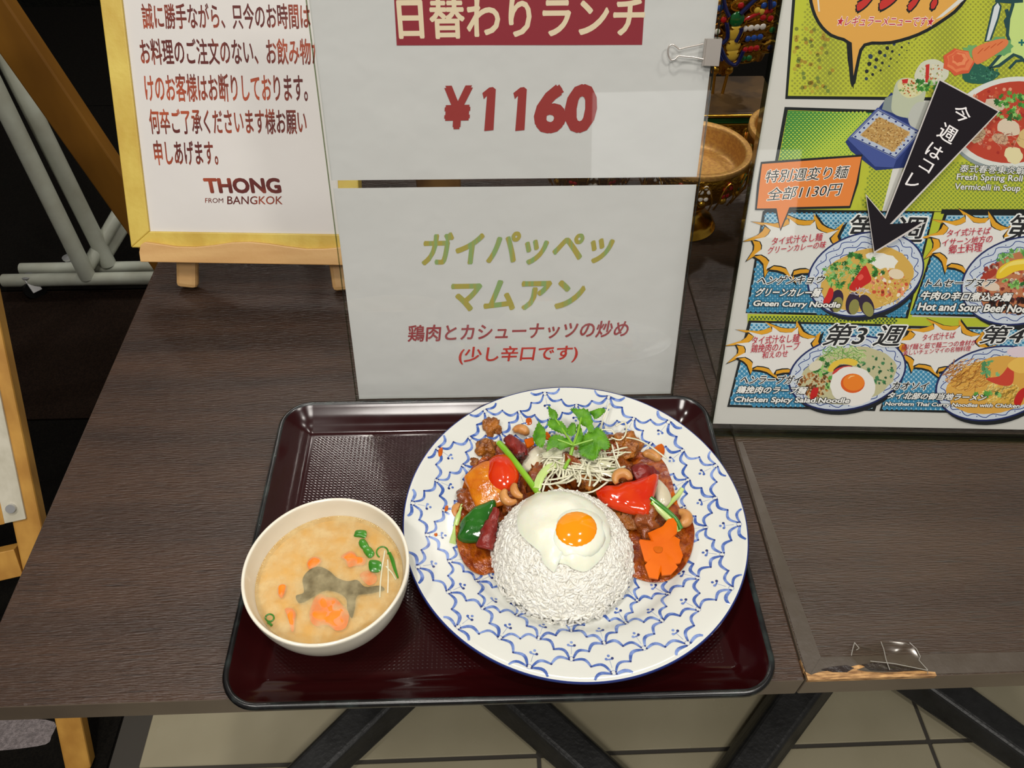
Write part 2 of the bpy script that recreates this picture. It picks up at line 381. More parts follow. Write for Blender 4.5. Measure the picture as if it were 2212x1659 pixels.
# ------------------------------------------------------------------ tables
YF = .2126; YB = 1.06; XL = -.3705; XS = .2222; TH = .026
def table(x0, x1, yaw, mat, label, feet):
    t = empty('table', ((x0+x1)/2, (YF+YB)/2, FZ), label, 'table', rz=0)
    top = box('tabletop', x0, x1, YF, YB, -TH, 0, [mat, M['edge']], t)
    for p in top.data.polygons: p.material_index = 0 if p.normal.z > .5 else 1
    bev(top, .0012)
    cx = (x0+x1)/2; cy = .552
    box('mounting_plate', cx-.15, cx+.15, cy-.15, cy+.15, -TH-.008, -TH, M['iron'], t, .002)
    tube('column', [(cx, cy, FZ+.05), (cx, cy, -TH-.008)], .038, M['iron'], t, 20)
    lathe('hub', [(0, .0), (.075, 0), (.075, .035), (.06, .06), (.04, .075), (0, .078)], M['iron'], t, (cx, cy, FZ+.012), 28)
    for (fx, fy) in feet:
        A = Vector((cx, cy, FZ+.035)); B = Vector((fx, fy, FZ+.03)); d = (B-A).normalized(); s = Vector((-d.y, d.x, 0))
        P = []
        for q, wa, z0, z1 in ((A+d*.05, .040, .012, .062), (B, .032, .012, .040)):
            for a, zz, ww in ((-1, z0, 1), (1, z0, 1), (1, z1, .62), (-1, z1, .62)): P.append(Vector((q.x, q.y, FZ+zz))+s*a*wa*ww)
        V, F = box8(P); f = mk('foot', V, F, M['iron'], t); bev(f, .006, 3)
        lathe('leveller', [(0, 0), (.018, 0), (.018, .006), (.008, .012), (0, .012)], M['iron'], f, (B.x-d.x*.025, B.y-d.y*.025, FZ), 16)
    return t
feet_l = [(-.375, .27), (.235, .27), (-.30, 1.0), (.18, 1.0)]
tl = table(XL, XS, 0, M['wood_l'], 'dark brown wood-grain table under the tray and the easel sign', [(-.365, .268), (.230, .268), (-.345, .83), (.20, .83)])
tr = table(XS+.0012, XS+.0012+.721, 0, M['wood_r'], 'greyer wood-grain table with a chipped taped front edge, under the colourful poster', [(.285, .268), (.875, .268), (.30, .83), (.86, .83)])
# right table: smooth tape border, chips and clear tape at its front left corner
def prism(name, pts, z0, z1, mat, parent, smooth=False):
    n = len(pts); V = [(x, y, z0) for x, y in pts]+[(x, y, z1) for x, y in pts]; T = tessellate_polygon([[Vector((x, y, 0)) for x, y in pts]])
    A = sum((pts[t[0]][0]-pts[t[2]][0])*(pts[t[1]][1]-pts[t[2]][1])-(pts[t[0]][1]-pts[t[2]][1])*(pts[t[1]][0]-pts[t[2]][0]) for t in T)
    T = [t if A > 0 else t[::-1] for t in T]; ar = sum(pts[i][0]*pts[(i+1) % n][1]-pts[(i+1) % n][0]*pts[i][1] for i in range(n))
    F = [tuple(n+i for i in t) for t in T]+[tuple(t[::-1]) for t in T]
    for i in range(n):
        j = (i+1) % n; F.append((i, j, n+j, n+i) if ar > 0 else (j, i, n+i, n+j))
    return mk(name, V, F, mat, parent, smooth)
x0 = XS+.0022
pts = [(x0, YF+.001), (x0+.014, YF+.016), (x0+.0045, .43), (x0, .43)]
prism('edge_tape', pts, 0, .00035, M['tape'], tr)
prism('edge_tape', [(x0, YF+.001), (.50, YF+.001), (.94, YF+.001), (.94, YF+.014), (.50, YF+.0145), (x0+.014, YF+.016)], 0.0004, .0007, M['tape'], tr)
ch = [(1729, 1424), (1733, 1434), (1737, 1450), (1752, 1458), (1768, 1452), (1790, 1449), (1815, 1447), (1835, 1441), (1855, 1436), (1870, 1440), (1850, 1447), (1870, 1451), (1905, 1453), (1940, 1452), (1965, 1449), (1990, 1449), (2020, 1452)]
cw = [tuple(g(a, b, .001)[:2]) for a, b in ch]
prism('chipped_wood', [(cw[0][0], cw[0][1])]+cw[1:]+[(cw[-1][0], YF-.0005), (cw[0][0]+.001, YF-.0005)], -.0026, .0012, M['rawwood'], tr)
M['dark'] = pmat('dark_core', (38, 28, 26), .35, bump=(200, .001))
dk = [tuple(g(a, b, .0015)[:2]) for a, b in ((1862, 1436), (1890, 1432), (1920, 1435), (1950, 1440), (2000, 1447), (1960, 1450), (1920, 1449), (1880, 1447))]
prism('chipped_core', dk, 0, .0019, M['dark'], tr)
dk = [tuple(g(a, b, .0015)[:2]) for a, b in ((1775, 1446), (1800, 1440), (1830, 1437), (1845, 1443), (1830, 1452), (1800, 1452))]
prism('chipped_core', dk, 0, .0016, M['dark'], tr)
M['cleartape'] = clearmat('clear_tape', (250, 248, 244), 1.3, .16, 1.5)
tp = [(1838, 1418), (1846, 1390), (1860, 1400), (1900, 1386), (1910, 1384), (1955, 1388), (1975, 1400), (1988, 1425), (2005, 1448), (2003, 1457), (1860, 1456), (1856, 1437)]
V = []; F = []
tpo = puck('clear_tape', [tuple(g(a, b, .002)[:2]) for a, b in tp], lambda x, y: .0021, .0003, 0, M['cleartape'], tr, rings=8, nz=(.0006, 110))
M['crease_highlight'] = pmat('painted_crease_highlight', (150, 146, 138), .35, spec=.6)  # pale colour stands in for the white highlights along the tape's creases
for ln in ([(1903, 1386), (1909, 1402), (1914, 1425), (1922, 1447)], [(1846, 1388), (1842, 1402), (1839, 1416)], [(1846, 1388), (1856, 1400), (1850, 1404)], [(1965, 1388), (1980, 1402), (1988, 1418), (1985, 1426), (2004, 1447)], [(1880, 1428), (1930, 1433), (2004, 1448), (2004, 1456)]):
    tube('tape_crease_highlight', [g(a, b, .003) for a, b in ln], .0003, M['crease_highlight'], tr, 5)
# ------------------------------------------------------------------ serving tray
TC = (0.0049, .3354); TW, TD, TYAW = .3874, .2763, -.0058
M['tray'] = pmat('maroon_lacquer', (38, 5, 6), .12, spec=.38, rvar=(14, .1, .2)); M['tray_edge'] = pmat('worn_black_lacquer', (14, 13, 14), .25, col2=(40, 48, 46), nscale=55, nlo=.5, nhi=.7, spec=.6)
mt = pmat('textured_maroon_lacquer', (36, 5, 6), .17, spec=.38); nt = mt.node_tree; N = nt.nodes; L_ = nt.links.new
tc = N.new('ShaderNodeTexCoord'); sep = N.new('ShaderNodeSeparateXYZ'); L_(tc.outputs['Object'], sep.inputs[0])
def mth(op, a, b=None):
    n = N.new('ShaderNodeMath'); n.operation = op
    for i, v in enumerate((a, b)):
        if v is None: continue
        if isinstance(v, (int, float)): n.inputs[i].default_value = v
        else: L_(v, n.inputs[i])
    return n.outputs[0]
k = 2*math.pi/.0034
sx = mth('SINE', mth('MULTIPLY', sep.outputs[0], k)); sy = mth('SINE', mth('MULTIPLY', sep.outputs[1], k*1.25)); h = mth('ADD', mth('MULTIPLY', sx, sy), mth('MULTIPLY', sy, .5))
bp = N.new('ShaderNodeBump'); bp.inputs['Distance'].default_value = .000035; L_(h, bp.inputs['Height']); L_(bp.outputs[0], N['Principled BSDF'].inputs['Normal'])
M['tray_tex'] = mt
def rrect(hx, hy, r, n=10):
    P = []
    for (sx_, sy_, a0) in ((1, 1, 0), (-1, 1, 90), (-1, -1, 180), (1, -1, 270)):
        for k in range(n+1):
            a = math.radians(a0+90*k/n); P.append((sx_*(hx-r)+r*math.cos(a), sy_*(hy-r)+r*math.sin(a)))
    return P
def to_tray(x, y): c, s = math.cos(TYAW), math.sin(TYAW); return (TC[0]+x*c-y*s, TC[1]+x*s+y*c)
tray = empty('serving_tray', (TC[0], TC[1], 0), 'dark maroon lacquered rectangular tray with a raised black-edged rim', 'tray')
prof = [(-.0285, .0030), (-.0265, .0030), (-.0245, .0036), (-.0225, .005), (-.0190, .0068), (-.0160, .0082), (-.0100, .0128), (-.0065, .0165), (-.0046, .0182), (-.0036, .0190), (-.0024, .0193), (-.0010, .0188), (0, .0172), (0, .0148), (-.0022, .0138), (-.0040, .0124), (-.0120, .0040), (-.0200, .0010), (-.0260, .0002)]
V = []; F = []; MI = []; nP = 44
for off, z in prof:
    for x, y in rrect(TW/2+off, TD/2+off, max(.003, .028+off)): V.append((*to_tray(x, y), z))
for i in range(len(prof)-1):
    for k in range(nP): F.append((i*nP+k, i*nP+(k+1) % nP, (i+1)*nP+(k+1) % nP, (i+1)*nP+k)); MI.append(1 if 8 <= i <= 14 else 0)
F.append(tuple(range(nP))); MI.append(0); F.append(tuple((len(prof)-1)*nP+k for k in range(nP))[::-1]); MI.append(0)
F = [f[::-1] for f in F]; F[-2] = tuple(range(nP)); F[-1] = F[-1]
o = mk('body', V, F, [M['tray'], M['tray_edge']], tray, True, MI); autosmooth(o, 50)
pts = [to_tray(x, y) for x, y in rrect(TW/2-.0300, TD/2-.0300, .004)]
prism('textured_base', pts, .0030, .00315, M['tray_tex'], tray)
# moulded lettering-like mark and wear on the tray floor near its front right corner
# ------------------------------------------------------------------ plate
PC = Vector((.066, .3405)); PR = .1366; PZ = .0031
def ztop(r):
    K = [(0, .0062), (.078, .0062), (.086, .0072), (.0905, .0096), (.094, .0128), (.100, .0150), (.125, .0225), (.1340, .0252), (.1366, .0250)]
    for (a, b), (c, d) in zip(K, K[1:]):
        if r <= c: return b+(d-b)*(r-a)/(c-a)
    return K[-1][1]
def zp(x, y): return PZ+ztop(min(math.hypot(x-PC.x, y-PC.y), .1366))
rs = [0, .02, .04, .06]+[.07+i*.0022 for i in range(30)]+[.1352, .1360, .1366]
prof = [(r, sum(ztop(max(0, r+d)) for d in (-.0015, 0, .0015))/3) for r in rs]; prof[-1] = (.1366, .0240)
nb = len(prof); prof += [(.1360, .0228), (.125, .0200), (.100, .0122), (.092, .0070), (.086, .0034), (.082, .0020), (.081, 0), (.077, 0), (.076, .0018), (0, .0024)]
M['china'] = pmat('white_porcelain', (216, 217, 210), .12, spec=.5, coat=.3); M['blue'] = pmat('blue_glaze', (62, 92, 165), .15, col2=(128, 152, 208), nscale=140, nlo=.42, nhi=.62, coat=.3); M['navy'] = pmat('dark_blue_glaze', (36, 50, 110), .15, coat=.3)
plate = empty('plate', (PC.x, PC.y, PZ), 'round white china plate painted with blue scalloped cloud pattern, holding rice and stir-fry', 'plate')
lathe('dish', prof, None, plate, (PC.x, PC.y, PZ), 200, mi_fn=lambda i: 1 if nb-4 < i < nb+1 else 0, mats=[M['china'], M['navy']], ang=60)
V = []; F = []; MI = []
def pz(r): return PZ+sum(ztop(max(0, r+d)) for d in (-.0015, 0, .0015))/3+.00022
def rib(P, W, mi):
    o = len(V); n = len(P)
    for i, (x, y) in enumerate(P):
        a = P[max(i-1, 0)]; b = P[min(i+1, n-1)]; d = Vector((b[0]-a[0], b[1]-a[1])); d = d.normalized() if d.length > 0 else Vector((1, 0)); nn = Vector((-d.y, d.x)); w_ = W[i] if isinstance(W, list) else W
        for s in (1, -1):
            xx = x+nn.x*w_*s; yy = y+nn.y*w_*s; V.append((PC.x+xx, PC.y+yy, pz(math.hypot(xx, yy))))
    for i in range(n-1): F.append((o+2*i+1, o+2*i+3, o+2*i+2, o+2*i)); MI.append(mi)
def pol(r, a): return (r*math.cos(a), r*math.sin(a))
def disc(c, r, mi, n=7):
    o = len(V)
    for k in range(n):
        x = c[0]+r*math.cos(2*math.pi*k/n); y = c[1]+r*math.sin(2*math.pi*k/n); V.append((PC.x+x, PC.y+y, pz(math.hypot(x, y))+.00003))
    F.append(tuple(o+k for k in range(n))); MI.append(mi)
NK = 14; RI = [.1430, .1300, .1175, .1050, .0925, .0795, .0660, .0520, .0390]; A0 = math.radians(96.7-360/28)
rr = random.Random(3)
for q in range(len(RI)-1):
    r1, r2 = RI[q], RI[q+1]
    for k in range(NK):
        a = A0+2*math.pi*(k+.5*(q % 2))/NK
        for sd in (1, -1):
            b = a+sd*math.pi/NK; nseg = 2
            for j in range(nseg):
                t0 = j/nseg; t1 = (j+1)/nseg; ga = .05
                if j == 0: t0 += .06
                if j == nseg-1: t1 -= .06
                P = []
                jr = rr.uniform(-.0006, .0006)
                for i in range(9):
                    u = i/8; t = t0+(t1-t0)*u; rad = r1+(r2-r1)*t; an = a+(b-a)*t
                    # scallops bulge towards the centre of the plate and outwards from the cell
                    bulge = .0041*math.sin(math.pi*u)*(.6+.4*rad/.13); an2 = an-sd*bulge*.42/max(rad, .03); P.append(pol(rad-bulge*.9+jr, an2))
                if max(math.hypot(*p) for p in P) > .1346:
                    P = [p for p in P if math.hypot(*p) <= .1346]
                    if len(P) < 3: continue
                wd = rr.uniform(.0010, .00138); W = [wd*(.45+.55*math.sin(math.pi*min(1, (i+1)/(len(P)+1)))) for i in range(len(P))]
                rib(P, W, 0); disc(P[-1], .0008, 1)
                if j == 0: disc(P[0], .0007, 1)
        # small ring at the node, trefoil inside the cell
        if r1 < .134:
            n = 10; c = pol(r1, a); rib([(c[0]+.0019*math.cos(2*math.pi*i/n), c[1]+.0019*math.sin(2*math.pi*i/n)) for i in range(n+1)], .00012, 0)
        rc = r2
        if rc+.006 < .134 and q < 7:
            c0 = pol(r2+.001, a); d = Vector(c0).normalized(); s_ = Vector((-d.y, d.x)); c0 = Vector(c0)
            for dx, dy, rr_ in ((-.0022, 0, .0011), (.0022, 0, .0011), (0, -.0024, .0011)):
                disc(tuple(c0+s_*dx+d*dy), rr_, 1 if dx > 0 else 0)
            rib([tuple(c0-s_*.0025+d*.0006), tuple(c0+s_*.0025+d*.0006)], .0005, 0)
            rib([tuple(c0+d*.001), tuple(c0+d*.0075)], .00010, 0)
o = mk('painted_pattern', V, F, [M['blue'], M['navy']], plate, False, MI); o['kind'] = 'stuff'; o['label'] = 'blue brush-painted scallops and trefoils'
# ------------------------------------------------------------------ soup bowl
BC = (-.1178, .2805); M['cream'] = pmat('cream_porcelain', (230, 224, 208), .13, coat=.2, col2=(224, 217, 200), nscale=30)
prof = [(0, .0120), (.020, .0122), (.033, .0155), (.043, .0235), (.0500, .0340), (.0540, .0455), (.0557, .0540), (.0562, .0562), (.0570, .0570), (.0580, .0569), (.0586, .0560), (.0585, .0530), (.0572, .0430), (.0535, .0300), (.0470, .0190), (.0380, .0105), (.0300, .0060), (.0290, .0), (.0262, .0), (.0255, .003), (0, .004)]
sm = catmull([(a, b) for a, b in prof], 3, False); bowl = empty('soup_bowl', (BC[0], BC[1], .0031), 'cream white porcelain soup bowl on the left of the tray', 'bowl')
lathe('shell', sm, M['cream'], bowl, (BC[0], BC[1], .0031), 96, ang=70)
SZ = .0031+.0415
M['soup'] = bpy.data.materials.new('cloudy_broth'); ms = M['soup']; ms.use_nodes = True; nt = ms.node_tree; N = nt.nodes; b = N['Principled BSDF']; b.inputs['Roughness'].default_value = .07; b.inputs['Base Color'].default_value = lin((226, 192, 122))
tcn = N.new('ShaderNodeTexCoord'); nn_ = N.new('ShaderNodeTexNoise'); nn_.inputs['Scale'].default_value = 45; nt.links.new(tcn.outputs['Object'], nn_.inputs['Vector'])
cr = N.new('ShaderNodeValToRGB'); cr.color_ramp.elements[0].color = lin((224, 204, 150)); cr.color_ramp.elements[1].color = lin((234, 220, 178)); nt.links.new(nn_.outputs['Fac'], cr.inputs[0]); nt.links.new(cr.outputs[0], b.inputs['Base Color'])
tr_ = N.new('ShaderNodeBsdfTransparent'); tr_.inputs[0].default_value = lin((250, 238, 214)); mx = N.new('ShaderNodeMixShader'); out = [n for n in N if n.type == 'OUTPUT_MATERIAL'][0]
n3 = N.new('ShaderNodeTexNoise'); n3.inputs['Scale'].default_value = 90; n3.inputs['Detail'].default_value = 3; nt.links.new(tcn.outputs['Object'], n3.inputs['Vector'])
mr = N.new('ShaderNodeMapRange'); mr.inputs[1].default_value = .35; mr.inputs[2].default_value = .7; mr.inputs[3].default_value = .15; mr.inputs[4].default_value = .42; nt.links.new(n3.outputs['Fac'], mr.inputs[0])
nt.links.new(mr.outputs[0], mx.inputs[0]); nt.links.new(tr_.outputs[0], mx.inputs[1]); nt.links.new(b.outputs[0], mx.inputs[2]); nt.links.new(mx.outputs[0], out.inputs[0])
M['broth_low'] = pmat('opaque_broth', (234, 216, 162), .5, col2=(226, 204, 142), nscale=38)
soup = empty('clear_soup', (BC[0], BC[1], .02), 'cloudy yellow soup with seaweed and carrot filling the cream bowl', 'soup')
def disc_pts(r, n=64): return [(BC[0]+r*math.cos(2*math.pi*k/n), BC[1]+r*math.sin(2*math.pi*k/n)) for k in range(n)]
lathe('broth_depth', [(0, .0125), (.020, .0127), (.032, .0160), (.0425, .0240), (.0497, .0340), (.0512, .0372), (0, .0380)], M['broth_low'], soup, (BC[0], BC[1], .0031), 64)
sf = prism('broth_surface', disc_pts(.0524, 96), SZ-.0002, SZ, M['soup'], soup)
# ------------------------------------------------------------------ acrylic sign stand with two paper sheets
PA = Plane((-.1238, .4885, .001), -.00655, .2774)
st = empty('acrylic_sign_stand', (PA.O.x+.15, PA.O.y, 0), 'clear acrylic sign stand leaning back behind the tray, holding two white menu sheets', 'sign stand')
sheet('front_panel', PA, -.0015, .2985, 0, .432, 0, .003, M['clear'], st)
V = []
P = [(-.1253, .4895, .0002), (.1747, .4875, .0002), (.1760, .600, .0002), (-.1240, .602, .0002)]
V, F = box8(P+[(a, b, .003) for a, b, _ in P]); mk('base_plate', V, F, M['clear'], st)
for a in (-.0019, .2985): sheet('polished_edge', PA, a, a+.0004, 0, .432, .0002, .0034, M['clear_edge'], st)
def paper(name, pl, s0, s1, t0, t1, h, mat, label, cat, curl=0.0, group=None):
    n = 14; V = []; F = []
    for k, hh in ((0, h), (1, h-.00015)):
        for j in range(n+1):
            for i in range(n+1):
                a = s0+(s1-s0)*i/n; b = t0+(t1-t0)*j/n; V.append(pl.at(a, b, hh-curl*(math.sin(i*1.1+j*.7)*.5+.5)))
    W = (n+1)**2
    for j in range(n):
        for i in range(n):
            q = j*(n+1)+i; F.append((q, q+1, q+n+2, q+n+1)); F.append((W+q, W+q+n+1, W+q+n+2, W+q+1))
    for i in range(n): F += [(i+1, i, W+i, W+i+1), (n*(n+1)+i, n*(n+1)+i+1, W+n*(n+1)+i+1, W+n*(n+1)+i), (i*(n+1), (i+1)*(n+1), W+(i+1)*(n+1), W+i*(n+1)), ((i+1)*(n+1)+n, i*(n+1)+n, W+i*(n+1)+n, W+(i+1)*(n+1)+n)]
    # the object's origin lies at its lower left corner
    o = mk(name, V, F, mat, None, True); autosmooth(o, 30); return tag(o, label, cat, group)
HS = -.0034
t1_ = PA.st(712, 407, HS)[1]; t2_ = PA.st(705, 390, HS)[1]
low = paper('menu_sheet', PA, .0005, .2975, max(.0005, t1_-.21), t1_, HS, M['paper2'], 'lower white sheet with olive dish name, held in the clear stand behind the tray', 'paper sign', .0004)
upp = paper('menu_sheet', PA, -.0002, .2968, t2_, t2_+.21, HS, M['paper2'], 'upper white sheet with dark red banner and a price, held in the clear stand', 'paper sign', .0002)
pr = Print(PA, upp, M['ink'], HS+.0001)
pr.poly([(848, -60), (1397, -60), (1387, 97), (857, 98)], (146, 44, 56))
pr.text('日替わりランチ', (864, 83), (1388, 78), (857, -4), (232, 212, 182), .026)
pr.flush('banner')
pr.text('¥', (960, 275), (1012, 274), (964, 190), (156, 56, 54), .045); 
for dx in (0, 67): pr.poly([(1042+dx, 201), (1057+dx, 189), (1065+dx, 188), (1071+dx, 193), (1066+dx, 281), (1046+dx, 283), (1052+dx, 207), (1045+dx, 214)], (156, 56, 54))
pr.text('6', (1157, 283), (1214, 282), (1166, 189), (156, 56, 54), .05); pr.text('0', (1222, 282), (1278, 281), (1231, 188), (156, 56, 54), .05); pr.flush('price')
# the lighter patch on the upper sheet's right half is the backlit sign's reflection
pr = Print(PA, low, M['ink_olive'], HS+.0001)
OL = (172, 158, 78)
pr.text('ガイパッペッ', (912, 574), (1316, 566), (918, 505), OL, .034); pr.text('マムアン', (974, 671), (1256, 666), (978, 609), OL, .036); pr.flush('dish_name')
pr = Print(PA, low, M['ink'], HS+.0001)
pr.text('鶏肉とカシューナッツの炒め', (881, 738), (1354, 727), (883, 703), (158, 72, 76), .02); pr.flush('lettering')
pr.text('(少し辛口です)', (990, 787), (1244, 782), (994, 750), (196, 66, 60), .02); pr.flush('lettering')
# binder clip on the right edge of the acrylic
M['steel'] = pmat('brushed_steel', (214, 206, 198), .32, .75)
cl = empty('binder_clip', tuple(PA.px(1530, 113)), 'silver binder clip with wire handles on right edge of the clear sign stand', 'clip')
h0 = .0006; a, b = PA.st(1518, 143, .003); c_, d_ = PA.st(1543, 84, .003); e = .3012
V = [PA.at(x, y, hh) for y in (b, d_) for x, hh in ((a, h0), (e, .0036), (e+.0006, 0), (e, -.0066), (a, -.0044), (a, -.0038), (e-.0007, -.0058), (e-.0007, .0028), (a, .0000))]
n = 9; F = [tuple(range(n))[::-1], tuple(n+i for i in range(n))]+[(i, (i+1) % n, n+(i+1) % n, n+i) for i in range(n)]
mk('spring_body', V, F, M['steel'], cl)
tube('lip', [PA.at(a+.0004, b, h0+.0006), PA.at(a+.0004, d_, h0+.0006)], .0009, M['steel'], cl, 8)
W = [(1519, 95), (1500, 99), (1480, 103), (1468, 106), (1461, 101), (1452, 96), (1445, 101), (1443, 113), (1446, 125), (1452, 130), (1459, 127), (1466, 121), (1480, 122), (1500, 124), (1519, 128)]
tube('wire_handle', catmull([tuple(PA.px(x, y, .0016+.0035*abs(i-7)/9 if False else .0022)) for i, (x, y) in enumerate(W)], 3, False), .0006, M['steel'], cl, 8)
tube('wire_handle', catmull([tuple(PA.px(x, y, -.0075)) for x, y in W], 3, False), .0006, M['steel'], cl, 8)
# ------------------------------------------------------------------ easel sign on the table
M['yellow'] = pmat('yellow_pine_frame', (214, 190, 92), .45, col2=(196, 164, 70), nscale=30, nstretch=(1, 1, .25), bump=(120, .0004)); M['beech'] = pmat('beech_wood', (212, 170, 112), .45, col2=(196, 150, 94), nscale=24, nstretch=(.3, 3, 3), bump=(150, .0003))
fl_ = g(403, 640, .004); yaw_e = -.0524; tilt_e = .532
ez = empty('tabletop_easel', (fl_.x+.08, fl_.y, 0), 'small beech easel with a wavy front ledge standing on the dark table', 'easel')
# the board's front plane passes above the ledge: the ledge sits 55 mm above the table, a little behind the feet
PE = Plane(gy(303, 560, fl_.y+.012), yaw_e, tilt_e)
lb = [(303, 566), (300, 545), (303, 529), (312, 523), (340, 527), (380, 533), (420, 534), (460, 530), (500, 524), (540, 523), (580, 527), (620, 533), (660, 538), (700, 538), (740, 534), (790, 528), (830, 524), (848, 528), (850, 545), (848, 575), (735, 573)]
def extr(name, pl, px, h0, h1, mat, parent, closed=True, cm=0, bevel=.0008):
    pts = [pl.st(x, y, h1) for x, y in px]
    if cm: pts = [(a, b) for a, b in catmull(pts, cm)]
    n = len(pts); V = [pl.at(a, b, h0) for a, b in pts]+[pl.at(a, b, h1) for a, b in pts]
    T = tessellate_polygon([[Vector((a, b, 0)) for a, b in pts]]); A = sum((pts[t[0]][0]-pts[t[2]][0])*(pts[t[1]][1]-pts[t[2]][1])-(pts[t[0]][1]-pts[t[2]][1])*(pts[t[1]][0]-pts[t[2]][0]) for t in T)
    T = [t if A > 0 else t[::-1] for t in T]; ar = sum(pts[i][0]*pts[(i+1) % n][1]-pts[(i+1) % n][0]*pts[i][1] for i in range(n))
    F = [tuple(n+i for i in t) for t in T]+[tuple(t[::-1]) for t in T]
    for i in range(n):
        j = (i+1) % n; F.append((i, j, n+j, n+i) if ar > 0 else (j, i, n+i, n+j))
    o = mk(name, V, F, mat, parent)
    if bevel: bev(o, bevel, 2)
    return o
extr('ledge', PE, lb, -.002, .012, M['beech'], ez)
s0, tb = PE.st(283, 537, .006); si, ti = PE.st(322, 500, .006); bw = si-s0
s1 = PE.st(774, 397, .006)[0]; tt = PE.st(430, 0, .006)[1]+.045
sb = empty('notice_board', tuple(PE.at(s0+.15, tb, 0)), 'white notice board in a yellow wooden frame, propped on the beech easel', 'notice board')
def rail(P):
    V = [PE.at(a, b, -.012) for a, b in P]+[PE.at(a, b, .006) for a, b in P]; V, F = box8(V); bev(mk('frame_rail', V, F, M['yellow'], sb), .0012)
tb2 = tb+.001; hb = ti-tb2
rail([(s0, tb2), (s1, tb2), (s1-bw, ti), (s0+bw, ti)]); rail([(s0, tb2), (s0+bw, ti), (s0+bw, tt-bw), (s0, tt)])
rail([(s1, tb2), (s1, tt), (s1-bw, tt-bw), (s1-bw, ti)]); rail([(s0, tt), (s0+bw, tt-bw), (s1-bw, tt-bw), (s1, tt)])
sheet('face', PE, s0+bw*.9, s1-bw*.9, ti-.002, tt-bw*.9, .003, .008, M['paper'], sb)
pr = Print(PE, sb, M['ink_brown'], .0031)
BR = (92, 34, 30)
for body, x0, x1, y0, y1, ln in (('誠に勝手ながら、只今のお時間は', 305, 671, 8, 62, -4), ('お料理のご注文のない、お飲み物だ', 301, 697, 84, 139, -3), ('けのお客様はお断りしております。', 311, 665, 160, 219, -3), ('何卒ご了承くださいます様お願い', 321, 663, 236, 289, -2), ('申しあげます。', 331, 472, 304, 356, -2), ('THONG', 441, 607, 386, 416, 0)):
    pr.text(body, (x0+5, y1), (x1, y1), (x0-1, y0), BR, .02 if body != 'THONG' else .045); pr.flush('lettering')
pr.text('FROM', (443, 438), (482, 438), (443, 428), BR, .0); pr.flush('lettering'); pr.text('BANGKOK', (491, 441), (610, 441), (491, 424), BR, .008); pr.flush('lettering')
def leg(name, top, bot, w_, h_):
    return beam(name, top, bot, w_, h_, M['beech'], ez, side=(1, 0, 0), bevel=.003)
A1 = g(403, 636, .0); A2 = g(742, 642, .0)
for A, lean in ((A1, .045), (A2, -.045)):
    foot = A+Vector((0, .006, 0)); tt_ = foot+PE.v*.47+PE.u*lean-PE.n*.0; off_ = (PE.O-foot).dot(PE.n)-.022
    d = (tt_-foot).normalized(); l_ = beam('leg', foot+d*.004, tt_, .022, .013, M['beech'], ez, side=(1, 0, 0), bevel=.0045)
cr_ = A1+PE.v*.40+Vector(((A2.x-A1.x)/2, .03, 0)); bk_ = Vector(((A1.x+A2.x)/2, A1.y+.32, 0)); beam('rear_leg', bk_, (cr_.x, cr_.y, cr_.z), .018, .012, M['beech'], ez, side=(1, 0, 0), bevel=.003)
beam('crossbar', A1+PE.v*.40+Vector((0, .006, 0)), A2+PE.v*.40+Vector((0, .006, 0)), .02, .012, M['beech'], ez, side=(0, 0, 1), bevel=.003)
# ------------------------------------------------------------------ poster in its own acrylic stand
PP = Plane(g(1538, 934, .002), -.0554, .3162)
ps = empty('acrylic_poster_stand', (.40, .44, 0), 'large clear acrylic stand holding the colourful menu poster at the right', 'sign stand')
sheet('front_panel', PP, -.002, .436, 0, .62, .0045, .003, M['clear'], ps)
sheet('back_panel', PP, -.002, .436, 0, .62, -.0015, .003, M['clear'], ps)
sheet('bottom_edge', PP, -.002, .436, -.0006, .0014, .0047, .0095, M['clear_edge'], ps)
sheet('side_edge', PP, -.0026, -.002, 0, .62, .0047, .0095, M['clear_edge'], ps)
a = g(1487, 719, .003); b = g(1531, 850, .003)
V, F = box8([(.212, .4455, .0002), (.60, .430, .0002), (.61, .575, .0002), (.207, .575, .0002), (.212, .4455, .003), (.60, .430, .003), (.61, .575, .003), (.207, .575, .003)])
bp_ = mk('base_plate', V, F, M['clear'], ps)
tube('base_edge', [(.2112, .452, .0031), (.207, .575, .0031), (.30, .575, .0031)], .0004, M['clear_edge'], ps, 6)
sp_, tp_ = PP.st(1540, 915, .001)
po = sheet('poster', PP, sp_, sp_+.42, tp_, tp_+.594, .001, .0004, M['paper'], None)
tag(po, 'colourful comic-style noodle menu poster with yellow green and blue panels', 'poster')
pr = Print(PP, po, ink_mat('poster_ink', .4), .00102, .000005)
BK = (28, 32, 34); LIME = (196, 200, 62); OLV = (140, 148, 60); WH = (228, 224, 220)
R2 = random.Random(11)
# --- upper comic panels
pr.poly([(1741, -420), (2500, -420), (2500, 222), (1696, 214)], BK); pu = [(1750, -420), (2500, -420), (2500, 215), (1702, 207)]; pr.poly(pu, LIME)
pr.dots([(1750, -40), (2230, -40), (2230, 205), (1706, 203)], 11, lambda x, y: 3.3+.7*math.sin(x*.05), (158, 162, 58), 8); pr.flush('comic_panel')
for _ in range(60):
    x, y = R2.uniform(1715, 1800), R2.uniform(60, 200); pr.ell(x, y, 4.5, 4.5, R2.choice([(128, 132, 52), (170, 140, 52), (120, 136, 60), (186, 168, 60)]), n=8, keep=True)
for i in range(9):
    for j in range(4):
        r = 5.2-.55*i-.5*j
        if r > .8: pr.ell(1882+i*17-j*4+R2.uniform(-2, 2), 122-i*9+j*16, r, r*1.05, (38, 42, 44) if (i+j) % 3 else (50, 66, 88), n=10, keep=True)
pr.flush('halftone', kind='stuff')
